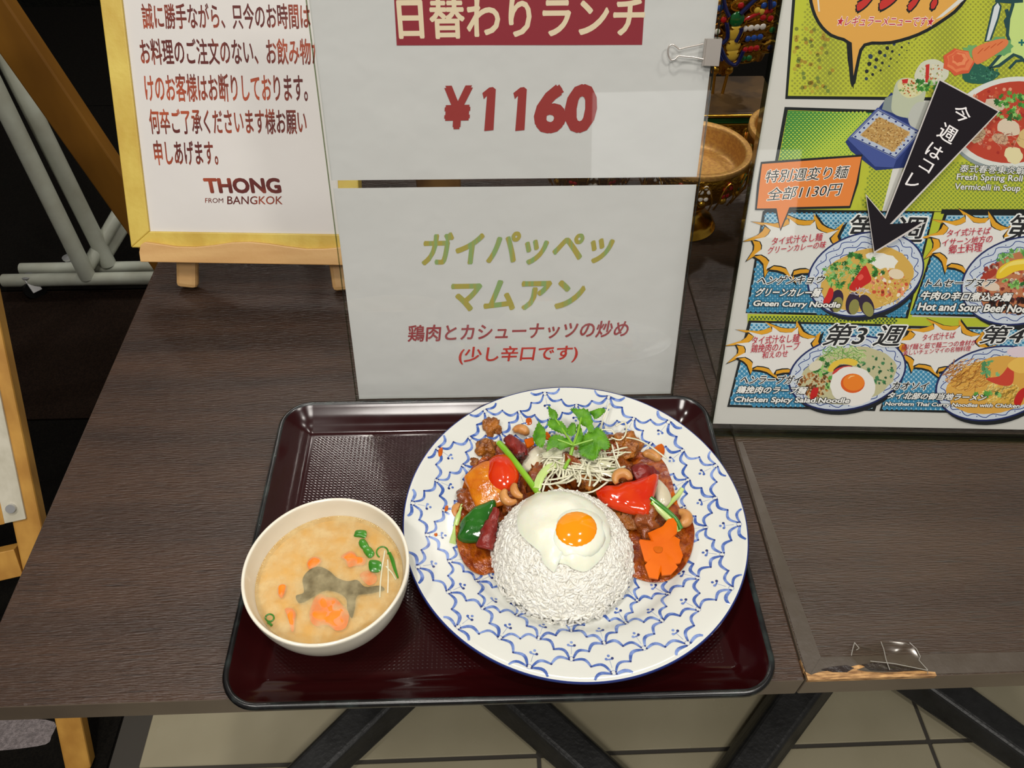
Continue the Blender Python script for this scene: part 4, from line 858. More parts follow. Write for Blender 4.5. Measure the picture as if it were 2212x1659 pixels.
# rice: a moulded mound of separate grains
rice = empty('rice_mound', (RC.x, RC.y, RB), 'domed mound of steamed white rice in the middle of the plate', 'rice')
V = [(RC.x, RC.y, RB+RH-.002)]; F = []; nr, na = 16, 48
for i in range(1, nr+1):
    for k in range(na):
        r = (RR-.0015)*min(1, math.sin(i/nr*math.pi/2)); a = 2*math.pi*k/na; x, y = RC.x+r*math.cos(a), RC.y+r*math.sin(a); V.append((x, y, max(RB, zrice(x, y)-.0004)))
for k in range(na): F.append((0, 1+k, 1+(k+1) % na))
for i in range(nr-1):
    for k in range(na): F.append((1+i*na+k, 1+(i+1)*na+k, 1+(i+1)*na+(k+1) % na, 1+i*na+(k+1) % na))
F.append(tuple(1+(nr-1)*na+k for k in range(na))[::-1]); mk('core', V, F, M['rice'], rice, True)
def grains(n, seed):
    r_ = np.random.default_rng(seed); nu, nv = 7, 5; base = []
    for i in range(1, nv):
        ph = math.pi*i/nv
        for k in range(nu): base.append((math.sin(ph)*math.cos(2*math.pi*k/nu), math.sin(ph)*math.sin(2*math.pi*k/nu), math.cos(ph)))
    base = np.array([(0, 0, 1)]+base+[(0, 0, -1)]); F0 = [(0, 1+k, 1+(k+1) % nu) for k in range(nu)]
    for i in range(nv-2):
        for k in range(nu): F0.append((1+i*nu+k, 1+(i+1)*nu+k, 1+(i+1)*nu+(k+1) % nu, 1+i*nu+(k+1) % nu))
    L = len(base)-1; F0 += [(L, 1+(nv-2)*nu+(k+1) % nu, 1+(nv-2)*nu+k) for k in range(nu)]
    Vs = []; Fs = []
    for j in range(n):
        u = r_.random(); r = RR*math.sqrt(u)**.62; a = r_.random()*2*math.pi
        x = RC.x+r*math.cos(a); y = RC.y+r*math.sin(a); z = zrice(x, y)
        e = .0006; nrm = np.array([-(zrice(x+e, y)-zrice(x-e, y))/(2*e), -(zrice(x, y+e)-zrice(x, y-e))/(2*e), 1.0]); nrm /= np.linalg.norm(nrm)
        if r > RR*.97: z = RB+r_.random()*.012; nrm = np.array([math.cos(a), math.sin(a), .2]); nrm /= np.linalg.norm(nrm)
        d = r_.normal(size=3); d -= nrm*d.dot(nrm)*.86; d /= np.linalg.norm(d); s = np.cross(nrm, d); s /= np.linalg.norm(s); t = np.cross(d, s)
        ln, wd, th = r_.uniform(.0026, .0038), r_.uniform(.0010, .0013), r_.uniform(.0009, .0011)
        P = base[:, :1]*wd*s+base[:, 1:2]*th*t+base[:, 2:]*ln*d; P = P+s*(base[:, 2:]**2)*r_.uniform(-.0006, .0006)+np.array([x, y, z])+nrm*r_.uniform(-.0012, .0006)
        o = len(Vs); Vs += P.tolist(); Fs += [tuple(o+i for i in f) for f in F0]
    return Vs, Fs
V, F = grains(5200, 5); V = [(a, b, max(c, RB+.0001)) for a, b, c in V]; gr = mk('rice_grains', V, F, M['rice'], rice, True); gr['kind'] = 'stuff'
# fried egg
eo = [(1191, 1235), (1180, 1224), (1171, 1214), (1166, 1195), (1139, 1171), (1121, 1150), (1117, 1125), (1122, 1102), (1143, 1074), (1170, 1064), (1203, 1062), (1235, 1066), (1268, 1079), (1300, 1104), (1317, 1135), (1319, 1165), (1307, 1195), (1291, 1216), (1266, 1235), (1240, 1231), (1224, 1221), (1204, 1217), (1196, 1222), (1199, 1236)]
egg = empty('fried_egg', (RC.x, RC.y, RB+RH), 'fried egg with a runny orange yolk lying on the rice mound', 'egg')
ew = [tuple(gh(x, y, lambda a, b: zrice(a, b, .002))[:2]) for x, y in eo]
yc = gh(1246, 1146, lambda a, b: zrice(a, b, .005)); ce = (yc.x-.003, yc.y-.002)
def zegg(x, y):
    zz = zrice(x, y, .001); return zz+.0006
puck('egg_white', catmull(ew, 4), zegg, .0016, .0030, M['eggwhite'], egg, rings=14, nz=(.0010, 90), cc=ce, power=3)
yo = [gh(x, y, lambda a, b: zrice(a, b, .0055)) for x, y in [(1246+47*math.cos(t/24*2*math.pi), 1146+41*math.sin(t/24*2*math.pi)) for t in range(24)]]
yoh = [gh(x, y, lambda a, b: zrice(a, b, .0055)) for x, y in [(1250+60*math.cos(t/24*2*math.pi), 1150+56*math.sin(t/24*2*math.pi)) for t in range(24)]]
puck('yolk_film', [tuple(p[:2]) for p in yoh], lambda x, y: zegg(x, y)+.0012, .0024, .0028, M['eggwhite'], egg, rings=8, power=3)
puck('yolk', [tuple(p[:2]) for p in yo], lambda x, y: zegg(x, y)+.003, .0020, .0034, M['yolk'], egg, rings=12, power=2.4)
# chicken pieces
def chick(px, py, z, rad, mat, label, seed, grp='pieces of fried chicken in the stir-fry'):
    p = g(px, py, z); o = blob('fried_chicken', p, rad, M[mat], None, (.5, 1.6), (seed, seed*.7, seed*1.3), 18, seed, (.28, 6)); return thing(o, label, 'chicken', grp)
z1 = PZ+.014
for px, py, dz, rad, mt_, lb_, sd in ((1062, 925, .004, (.008, .009, .008), 'fried', 'golden fried chicken piece behind the left dried chilli, nearest the plate back', 1), (1047, 972, .002, (.010, .009, .008), 'fried', 'craggy golden fried chicken piece behind the round red pepper', 2), (1022, 1003, -.003, (.006, .006, .006), 'fried', 'small crisp fried chicken crumb behind the orange pepper', 3),
    (1012, 1085, -.003, (.010, .012, .008), 'glazed', 'sauce-dark chicken piece under the left end of the orange pepper', 4), (1352, 968, .002, (.016, .014, .011), 'fried', 'large golden-brown fried chicken piece right of the white leek', 5), (1310, 965, .000, (.016, .012, .010), 'glazed', 'glazed brown chicken piece just behind the right cashew', 6),
    (1240, 1020, .000, (.022, .014, .011), 'glazed', 'dark glazed chicken piece under the shredded white leek', 7), (1170, 1030, -.001, (.017, .014, .011), 'glazed', 'dark glazed chicken piece beside the long green scallion', 8), (1350, 1120, -.003, (.013, .013, .008), 'fried', 'crumbed brown chicken piece between the rice and the red pepper wedge', 9),
    (1405, 1125, -.001, (.018, .016, .010), 'glazed', 'big glazed chicken piece behind the carrot flower', 10), (1105, 1085, -.002, (.014, .012, .009), 'glazed', 'glazed chicken piece beneath the left cashew', 11), (1272, 1046, .001, (.013, .010, .009), 'fried', 'small fried chicken piece peeping below the leek shreds', 12), (1345, 1020, .001, (.014, .012, .009), 'glazed', 'glazed chicken piece under the right cashew', 13)):
    chick(px, py, z1+dz, rad, mt_, lb_, sd)
# peppers (pieces laid on the chicken)
def tiltz(z, cx, cy, gx=0, gy_=0): return lambda x, y: z+(x-cx)*gx+(y-cy)*gy_
def pepper(pts, z, mat, label, dome, gx=0, gy_=0, thick=.0025, nz=(.0006, 90), parts=True, name='pepper_piece', cm=4, rings=9, power=2.4, cat='pepper'):
    P = catmull(gpx(pts, z), cm) if cm else gpx(pts, z); cx = sum(p[0] for p in P)/len(P); cy = sum(p[1] for p in P)/len(P)
    o = puck(name, P, tiltz(z, cx, cy, gx, gy_), thick, dome, M[mat], None, rings=rings, nz=nz, power=power); return thing(o, label, cat)
op = pepper([(1003, 1036), (1012, 1026), (1050, 1008), (1072, 1020), (1095, 1060), (1100, 1082), (1075, 1092), (1036, 1098), (1020, 1075), (1010, 1052)], z1+.007, 'orangep', 'square glazed orange-yellow pepper piece left of the rice', .003, .15, .25, .003)
rp = pepper([(1050, 1018), (1056, 998), (1074, 987), (1096, 989), (1113, 1004), (1122, 1030), (1113, 1052), (1092, 1065), (1066, 1060), (1050, 1042)], z1+.010, 'redp', 'rounded shiny red pepper piece on the left, lying on the orange one', .008, .1, .1, .003, power=2.2)
gp_ = pepper([(988, 1162), (990, 1140), (998, 1122), (1020, 1104), (1045, 1094), (1068, 1088), (1072, 1100), (1066, 1122), (1056, 1148), (1044, 1166), (1015, 1170)], z1+.002, 'greenp', 'glossy dark green pepper piece at the left edge of the rice', .0045, .2, .1, .003, power=4, nz=(.0012, 120))
rw = pepper([(1288, 1064), (1296, 1053), (1330, 1050), (1370, 1042), (1402, 1035), (1420, 1033), (1418, 1055), (1410, 1085), (1402, 1112), (1385, 1114), (1355, 1108), (1325, 1097), (1300, 1083)], z1+.010, 'redp', 'long pointed red pepper wedge on the right of the rice', .006, .1, .05, .003, power=3.2, nz=(.0011, 110))
# translucent onions
pepper([(1128, 1010), (1138, 985), (1160, 968), (1190, 966), (1215, 985), (1205, 1010), (1180, 1030), (1150, 1024)], z1+.004, 'onion', 'translucent glossy onion piece between the long scallion and the leek shreds', .005, 0, .1, .002, cat='onion', name='onion_piece')
pepper([(1402, 1040), (1420, 1036), (1440, 1055), (1450, 1078), (1438, 1096), (1420, 1090), (1412, 1066)], z1+.001, 'onion', 'pale onion piece behind the tip of the red pepper wedge', .004, 0, 0, .002, cat='onion', name='onion_piece')
pepper([(1370, 1040), (1400, 1030), (1412, 1036), (1395, 1046), (1376, 1050)], z1+.011, 'onion', 'thin onion slice between dried chilli and the red pepper wedge', .001, 0, 0, .001, cat='onion', name='onion_piece')
# scallion lengths
def stick(pts, rad, mat, label, n=12, endm=None, name='scallion', cat='scallion'):
    o = tube(name, catmull([tuple(p) for p in pts], 3, False), rad, M[mat], None, n); return thing(o, label, cat)
sc1 = stick([g(1078, 957, z1+.016), g(1095, 976, z1+.017), g(1128, 1018, z1+.016), g(1162, 1064, z1+.014)], .0027, 'scal', 'long bright green scallion length lying across the left vegetables')
for x, y, z in ((1078, 957, z1+.016), (1162, 1064, z1+.014)): blob('cut_end', g(x, y, z), (.0026, .0026, .0018), M['scal_p'], sc1, (0, 1), n=8)
sc2 = stick([g(1410, 1085, z1+.013), g(1436, 1112, z1+.011), g(1458, 1134, z1+.008), g(1464, 1146, z1+.005)], .0028, 'scal_p', 'split pale and dark green scallion length beside the carrot flower')
tube('green_side', catmull([tuple(g(1405, 1076, z1+.015)), tuple(g(1430, 1095, z1+.014)), tuple(g(1458, 1120, z1+.011)), tuple(g(1471, 1143, z1+.008))], 3, False), .0021, M['scal_d'], sc2, 10)
tube('hollow_end', [g(1409, 1084, z1+.0135), g(1413, 1088, z1+.0132)], .0031, M['scal'], sc2, 12)
stick([g(978, 1172, zp(-.03, .33)+.002), g(982, 1145, PZ+.012), g(990, 1115, PZ+.015), g(998, 1090, PZ+.016)], [.0026]*2+[.0022]*5+[.0012]*3, 'scal_p', 'pale scallion length standing at far left edge beside the green pepper')
stick([g(1290, 988, z1+.008), g(1308, 1002, z1+.009), g(1335, 1024, z1+.009)], .0029, 'scal_p', 'short pale scallion length poking out of the leek shreds')
stick([g(1437, 1098, PZ+.013), g(1452, 1082, PZ+.013), g(1466, 1068, PZ+.013), g(1474, 1056, PZ+.014)], .0021, 'scal_p', 'thin whitish scallion length at the right end of the pale onion')
# dried chillies
def radl(a, n): 
    return [float(v) for v in np.interp(np.linspace(0, 1, n), np.linspace(0, 1, len(a)), a)]
def chilli(pts, rad, label, flat=.7, tip=None):
    V, F = tube_vf(catmull([tuple(p) for p in pts], 6, False), radl(rad, 6*(len(pts)-1)+1), 22, flat)
    c_ = [Vector(p) for p in catmull([tuple(p) for p in pts], 6, False)]
    V = [v+(v-min(c_, key=lambda q: (q-v).length)).normalized()*(.0016*mnoise.noise(v*230)+.0010*mnoise.noise(v*520)) for v in V]
    o = mk('dried_chilli', V, F, M['chili'], None, True); return thing(o, label, 'chilli')
c1 = chilli([g(1095, 945, z1+.013), g(1108, 955, z1+.014), g(1122, 972, z1+.014), g(1128, 988, z1+.012)], radl([.0035, .0058, .0066, .0056], 13), 'crinkled dark red dried chilli behind the top of the long scallion')
blob('charred_end', g(1124, 986, z1+.013), (.0058, .0040, .0044), M['charred'], c1, (.2, 2), n=10)
c2 = chilli([g(1072, 1098, z1+.014), g(1066, 1120, z1+.013), g(1056, 1150, z1+.011), g(1046, 1185, z1+.008)], radl([.0026, .0032, .0052, .0068, .0062], 13), 'long flared dried chilli leaning against the left side of the rice')
c3 = chilli([g(1368, 1024, z1+.015), g(1385, 1019, z1+.016), g(1405, 1018, z1+.014), g(1424, 1022, z1+.010)], radl([.0055, .0078, .0072, .0045, .0012], 13), 'broad folded dried chilli above the red pepper wedge')
# cashews
def cashew(cx, cy, z, R_, a0, a1, ang, label, tilt=0.0, r0=.0040):
    c = g(cx, cy, z); P = []; n = 13; 
    for i in range(n):
        a = math.radians(a0+(a1-a0)*i/(n-1)); x = R_*math.cos(a); y = R_*math.sin(a)*.95; X = x*math.cos(ang)-y*math.sin(ang); Y = x*math.sin(ang)+y*math.cos(ang); P.append((c.x+X, c.y+Y, c.z+Y*tilt))
    rad = [r0*max(.25, math.sin(math.pi*(i+.75)/(n+.5)))**.5*(1.12-.25*i/n) for i in range(n)]
    V, F = tube_vf(P, rad, 14); o = mk('cashew', V, F, M['cashew'], None, True)
    return thing(o, label, 'cashew', 'cashew nuts in the stir-fry')
cashew(1345, 1036, z1+.021, .0062, -60, 150, math.radians(60), 'curled cashew lying on top of the dried chilli and red pepper wedge', .1, .0042)
cashew(1104, 1070, z1+.016, .0062, 20, 200, math.radians(110), 'bent cashew half beside the egg and below the round red pepper', .1, .0038)
cashew(1128, 1056, z1+.0175, .0068, 200, 330, math.radians(-60), 'second cashew half touching the lower end of the long scallion', .1, .0036)
cashew(1468, 1118, z1+.002, .0058, -100, 90, math.radians(0), 'plump cashew at the right edge behind the split scallion', 0, .0050)
cashew(1122, 938, z1+.006, .0062, 20, 160, math.radians(-20), 'cashew behind the left dried chilli', 0, .0046)
cashew(1403, 993, z1+.004, .0066, 0, 140, math.radians(-10), 'cashew half hidden behind the broad dried chilli on the right', 0, .0048)
cashew(996, 1106, z1-.002, .0055, 60, 250, math.radians(0), 'cashew tucked behind the green pepper piece', 0, .0040)
# carrot pieces
def carrotbit(pts, z, th, label): o = puck('carrot_slice', gpx(pts, z), z, th, 0, M['carrot'], None, rings=2, smooth=False); bev(o, .0004, 1); return thing(o, label, 'carrot')
carrotbit([(1132, 952), (1152, 947), (1154, 962), (1138, 970)], z1+.008, .003, 'small carrot chunk beside the left dried chilli')
carrotbit([(1174, 938), (1182, 935), (1190, 945), (1186, 952), (1176, 950)], z1+.008, .003, 'small carrot chunk peeping from behind the coriander')
fp_ = [(1441, 1130), (1452, 1128), (1460, 1138), (1461, 1156), (1452, 1160), (1468, 1168), (1467, 1178), (1476, 1198), (1471, 1212), (1460, 1214), (1466, 1220), (1452, 1234), (1432, 1236), (1429, 1228), (1424, 1243), (1404, 1240), (1394, 1217), (1405, 1214), (1393, 1208), (1380, 1172), (1382, 1168), (1406, 1170), (1398, 1156), (1424, 1146), (1430, 1143)]
cf = puck('carrot_flower', gpx(fp_, z1+.008), tiltz(z1+.006, *gpx([(1427, 1185)], z1+.008)[0], .0, .25), .0032, .0004, M['carrot'], None, rings=4, ang=30, cc=gpx([(1427, 1185)], z1+.008)[0])
thing(cf, 'bright orange carrot slice cut as a flower in the sauce right of the rice', 'carrot')
cc_ = g(1422, 1184, z1+.0105); blob('core', (cc_.x, cc_.y, z1+.0096), (.0036, .0036, .0003), M['carrot_core'], cf, (.1, 3), n=10)
# shredded white leek: too many shreds to count
V = []; F = []; rl = random.Random(21)
def strand(pts, rad):
    v, f = tube_vf(catmull([tuple(p) for p in pts], 4, False), rad, 6, .45, off=len(V)); V.extend(v); F.extend(f)
for i in range(125):
    cx = min(max(rl.gauss(1248, 34), 1190), 1310); cy = min(max(rl.gauss(1005, 16), 978), 1032); t = rl.choice([rl.uniform(-.5, .5), rl.uniform(.9, 2.2)]); L_h = rl.uniform(20, 58)*(1 if abs(math.sin(t)) < .6 else .62); z = z1+rl.uniform(.010, .021); b_ = rl.uniform(-11, 11)
    P = []
    for k in range(5):
        u = (k/4-.5)*2; px_ = cx+u*L_h*math.cos(t)-b_*(1-u*u)*math.sin(t); py_ = cy+u*L_h*math.sin(t)*.8+b_*(1-u*u)*math.cos(t); P.append(g(px_, py_, z-.003*u*u))
    strand(P, rl.uniform(.0006, .0013))
for P in ([(1318, 872), (1305, 900), (1298, 925), (1290, 950)], [(1330, 920), (1350, 912), (1352, 935), (1340, 950), (1320, 945)], [(1310, 950), (1350, 945), (1390, 955), (1440, 990)], [(1200, 1045), (1230, 1062), (1280, 1062), (1325, 1030)], [(1165, 1060), (1172, 1035), (1190, 1012), (1230, 1000)], [(1172, 1062), (1182, 1035), (1205, 1015), (1250, 1005)], [(1330, 950), (1336, 975), (1330, 1000), (1342, 1020)], [(1320, 975), (1345, 968), (1355, 966)], [(1300, 990), (1330, 985), (1352, 976)], [(1322, 960), (1328, 985), (1340, 1012)], [(1290, 930), (1320, 928), (1330, 945)], [(1152, 935), (1170, 955), (1178, 975)]):
    strand([g(x, y, z1+.016+.002*math.sin(x)) for x, y in P], [.0009]*40 if False else .00085)
lk = mk('shredded_leek', V, F, M['negi'], None, True); tag(lk, 'tangle of thin shredded white leek heaped behind the egg', 'leek', None, 'stuff')
for P, w_ in (([(1160, 1055), (1168, 1030), (1188, 1008), (1222, 998)], .0034), ([(1185, 990), (1230, 985), (1280, 992), (1320, 1005)], .0026), ([(1180, 1000), (1230, 1004), (1290, 1015), (1330, 1030)], .0022), ([(1172, 985), (1210, 975), (1260, 980)], .0026)):
    tube('leek_ribbon', catmull([tuple(g(x, y, z1+.0165)) for x, y in P], 3, False), w_, M['negi'] if w_ < .003 else M['scal_p'], lk, 8, .28)
# coriander sprig
co_ = empty('coriander_sprig', tuple(g(1240, 960, z1+.02)), 'fresh green coriander sprig on top of the shredded leek', 'herb')
zc = z1+.026
def leaf(pts, z, gx=0, gy_=0, cen=None):
    # serrate the outline
    P = []; n = len(pts); cx = sum(p[0] for p in pts)/n; cy = sum(p[1] for p in pts)/n
    for i in range(n):
        a, b = pts[i], pts[(i+1) % n]; m_ = ((a[0]+b[0])/2, (a[1]+b[1])/2); 
        for u, q in ((0, 0), (.25, .10), (.5, -.03), (.75, .12)): x = a[0]+(b[0]-a[0])*u; y = a[1]+(b[1]-a[1])*u; P.append((x+(cx-x)*q, y+(cy-y)*q))
    Q = gpx(P, z); c = (sum(p[0] for p in Q)/len(Q), sum(p[1] for p in Q)/len(Q))
    puck('leaf', Q, tiltz(z, c[0], c[1], gx, gy_), .0004, .0012, M['cil'], co_, rings=5, nz=(.0022, 130), power=1.4)
leaf([(1252, 952), (1258, 942), (1268, 936), (1272, 928), (1282, 930), (1290, 926), (1298, 932), (1306, 938), (1312, 948), (1317, 958), (1319, 968), (1310, 974), (1300, 970), (1294, 978), (1292, 986), (1282, 992), (1272, 988), (1262, 982), (1252, 978), (1248, 966)], zc, .15, .2)
leaf([(1230, 888), (1236, 884), (1250, 887), (1270, 888), (1278, 900), (1284, 920), (1286, 930), (1276, 932), (1266, 920), (1258, 918), (1252, 912), (1244, 900)], zc+.006, 0, .25)
leaf([(1272, 888), (1286, 886), (1298, 884), (1306, 884), (1309, 890), (1302, 897), (1294, 903), (1284, 906), (1280, 898)], zc+.008, .2, 0)
leaf([(1183, 878), (1190, 884), (1200, 888), (1206, 896), (1204, 904), (1194, 905), (1186, 900), (1184, 890)], zc+.008, -.1, .2)
leaf([(1186, 904), (1200, 908), (1214, 910), (1222, 920), (1228, 930), (1220, 938), (1206, 934), (1192, 928), (1180, 918)], zc+.005, 0, .1)
leaf([(1228, 920), (1234, 913), (1242, 914), (1246, 926), (1244, 938), (1234, 944), (1226, 938), (1222, 930)], zc+.003, .1, 0)
leaf([(1163, 910), (1170, 920), (1178, 930), (1180, 945), (1178, 958), (1172, 968), (1160, 962), (1152, 950), (1150, 938), (1156, 924)], zc+.001, .3, .1)
leaf([(1180, 962), (1184, 948), (1194, 942), (1208, 942), (1224, 948), (1238, 956), (1240, 964), (1226, 966), (1212, 972), (1202, 966), (1190, 966), (1180, 974)], zc+.002, 0, .2)
leaf([(1246, 915), (1254, 918), (1260, 935), (1260, 948), (1250, 960), (1240, 966), (1242, 950), (1246, 930)], zc+.003, -.2, 0)
tube('stem', catmull([tuple(g(1219, 1013, z1+.020)), tuple(g(1230, 990, z1+.022)), tuple(g(1238, 962, zc+.001))], 4, False), .0016, M['cil_s'], co_, 8)
for P in ([(1238, 962), (1220, 935), (1200, 905), (1190, 892)], [(1238, 962), (1248, 935), (1256, 900), (1262, 888)], [(1238, 962), (1262, 955), (1280, 950)], [(1238, 962), (1220, 955), (1205, 950)]):
    tube('stem', catmull([tuple(g(x, y, zc+.003+(1000-y)*.00004)) for x, y in P], 4, False), [.0011, .001, .001, .001, .0009, .0009, .0008, .0008, .0007, .0007, .0006, .0006, .0006] if len(P) == 4 else .0008, M['cil_s'], co_, 6)
# sesame seeds on the sauce
M['sesame'] = pmat('sesame_seed', (222, 190, 130), .4); se = None
for k, (x, y) in enumerate(((1030, 1186), (1038, 1180), (1013, 1184), (1008, 1098), (1014, 1104), (1022, 1118), (1003, 1098), (1090, 1108), (1096, 1100), (1375, 1142), (1340, 1130))):
    p = g(x, y, sz+.004); o = blob('sesame_seed', (p.x, p.y, p.z), (.0015, .0009, .0006), M['sesame'], None, (0, 1), (0, 0, k), 6); tag(o, 'tiny pale sesame seed stuck in the chilli sauce', 'seed', 'sesame seeds in the sauce')
# ------------------------------------------------------------------ what floats in the soup
M['nori'] = pmat('dark_seaweed', (18, 18, 15), .4, col2=(52, 46, 34), nscale=120, bump=(200, .001))
zs = SZ-.0014
def soupbit(name, pts, z, th, mat, label, cat, dome=.0005):
    o = prism(name, catmull(gpx(pts, z), 4), z, z+th, M[mat], None) if name == 'seaweed' else puck(name, catmull(gpx(pts, z), 4), z, th, dome, M[mat], None, rings=4, nz=(.0005, 200)); return thing(o, label, cat)
def zb(pts): return [(500+a/4.1475, 1040+b/4.1475) for a, b in pts]
soupbit('seaweed', zb([(640, 880), (700, 800), (790, 770), (880, 810), (950, 870), (1040, 900), (1130, 890), (1200, 950), (1330, 940), (1370, 980), (1250, 1010), (1130, 1030), (1110, 1130), (1080, 1230), (1040, 1150), (1030, 1060), (970, 1010), (880, 985), (800, 1000), (720, 1050), (650, 1090), (600, 1090), (580, 1030), (650, 1000)]), zs, .0012, 'nori', 'dark seaweed piece in the middle of the soup', 'seaweed')
M['carrot_s'] = pmat('soaked_carrot', (238, 128, 10), .4, col2=(236, 116, 16), nscale=90)
for pts, lb_ in (([(700, 1180), (740, 1060), (800, 1010), (860, 1040), (930, 1050), (990, 1110), (1050, 1180), (1050, 1250), (1020, 1320), (940, 1340), (860, 1290), (760, 1300), (710, 1250)], 'large orange carrot slice at the front of the soup'), ([(480, 1150), (540, 1140), (575, 1180), (570, 1260), (560, 1340), (535, 1340), (510, 1240)], 'narrow carrot strip at the front left of the soup'),
    ([(425, 935), (490, 930), (485, 990), (455, 1045), (420, 1020)], 'small carrot piece near the left wall of the soup bowl'), ([(680, 740), (710, 690), (770, 680), (810, 720), (760, 770), (700, 790)], 'carrot piece behind the seaweed, left of centre'), ([(980, 680), (1050, 630), (1100, 640), (1130, 680), (1200, 690), (1190, 750), (1100, 760), (1050, 770), (1020, 710)], 'carrot piece near the scallion rings in the soup')):
    soupbit('carrot_piece', zb(pts), zs-.0002, .0012, 'carrot_s', lb_, 'carrot')
soupbit('carrot_piece', zb([(1150, 840), (1230, 800), (1300, 850), (1290, 910), (1220, 930)]), zs-.0010, .0008, 'carrot_s', 'deep faint carrot piece under the floating scallion', 'carrot')
for pts, lb_ in (([(1100, 470), (1120, 435), (1205, 440), (1200, 500), (1150, 495), (1100, 490)], 'green scallion bit floating nearest the back wall of the bowl'), ([(1140, 560), (1150, 520), (1190, 515), (1225, 560), (1225, 600), (1170, 600)], 'green scallion bit second from the back in the soup'), ([(1175, 605), (1235, 580), (1280, 640), (1250, 680), (1215, 670)], 'green scallion bit third from the back in the soup'), ([(1230, 720), (1260, 700), (1340, 720), (1330, 800), (1270, 810), (1235, 790)], 'green scallion bit at the front of the floating row')):
    P = catmull(gpx(zb(pts), SZ+.001), 3); o = puck('scallion_bit', P, SZ-.0004, .0016, .0008, M['scal_d'], None, rings=3); thing(o, lb_, 'scallion')
def loop(cx, cy, rx, ry, a0, a1, label, rad=.0005):
    P = []; 
    for i in range(15):
        a = math.radians(a0+(a1-a0)*i/14); x, y = zb([(cx+rx*math.cos(a), cy+ry*math.sin(a))])[0]; P.append(g(x, y, SZ+.0004))
    o = tube('scallion_ring', P, rad, M['scal_d'], None, 6); thing(o, label, 'scallion')
loop(343, 1222, 38, 33, 0, 360, 'thin green scallion ring floating at the front left of the soup', .0006); loop(1352, 635, 52, 50, 120, 380, 'open curl of green scallion at the right of the soup', .0006)
o = tube('scallion_strip', [g(*zb([p])[0], SZ+.0006) for p in ((1415, 640), (1440, 700), (1465, 790), (1492, 865))], [.0012, .0016, .0012, .0006], M['scal_d'], None, 6); thing(o, 'dark green scallion strip along the right wall of the soup bowl', 'scallion')
o = tube('scallion_strip', [g(*zb([p])[0], SZ+.0006) for p in ((325, 1262), (345, 1275), (362, 1292))], .0009, M['scal_d'], None, 6); thing(o, 'short scallion scrap just below the thin floating ring', 'scallion')
for k, P in enumerate((((1375, 620), (1350, 760), (1335, 900), (1328, 1040)), ((1400, 700), (1405, 850), (1400, 1000)), ((1385, 760), (1440, 820), (1475, 880)))):
    o = tube('leek_strand', [g(*zb([p])[0], SZ+.0003) for p in P], .0005, M['negi'], None, 5); thing(o, ('longest pale leek strand floating right of the seaweed', 'pale leek strand nearest the right wall of the soup', 'short forked leek strand at the right of the soup')[k], 'leek', 'leek strands in the soup')
# tiny oil bubbles along the waterline
bb = []; V = []; F = []; rb_ = random.Random(3)
for i in range(150):
    a = rb_.uniform(.3, 3.3); r = .0520+rb_.uniform(-.0009, .0003); c = (BC[0]+r*math.cos(a), BC[1]+r*math.sin(a), SZ); o_ = len(V); q = rb_.uniform(.0002, .0006)
    V += [(c[0]+q*dx, c[1]+q*dy, c[2]+q*dz) for dx, dy, dz in ((1, 0, 0), (0, 1, 0), (-1, 0, 0), (0, -1, 0), (0, 0, 1), (0, 0, -.5))]; F += [tuple(o_+i_ for i_ in f) for f in ((0, 1, 4), (1, 2, 4), (2, 3, 4), (3, 0, 4), (1, 0, 5), (2, 1, 5), (3, 2, 5), (0, 3, 5))]
o = mk('bubbles', V, F, pmat('broth_bubble', (236, 214, 160), .1, coat=.5), soup, True); o['kind'] = 'stuff'
# ------------------------------------------------------------------ gilded Thai ornaments behind the signs
M['gold'] = pmat('gilded_relief', (196, 150, 52), .3, 1.0, col2=(150, 104, 30), nscale=60, bump=(260, .0025)); M['gold_s'] = pmat('smooth_gold', (206, 160, 60), .26, 1.0, bump=(80, .0004)); M['gold_in'] = pmat('gold_lacquer_inside', (196, 150, 76), .45, .35, col2=(180, 132, 70), nscale=300, nlo=.45, nhi=.55)
for nm, c_ in (('g_red', (170, 20, 24)), ('g_green', (16, 92, 44)), ('g_blue', (24, 70, 150)), ('g_navy', (16, 26, 76)), ('g_white', (220, 214, 204)), ('g_yel', (206, 170, 60))): M[nm] = pmat(nm.replace('g_', 'glass_gem_'), c_, .08, coat=.6)
def gem(c, r, mat, par, n=None, flat=.45): return blob('gem', c, (r, r*flat, r), M[mat], par, (0, 1), (0, 0, n or 0), 7)
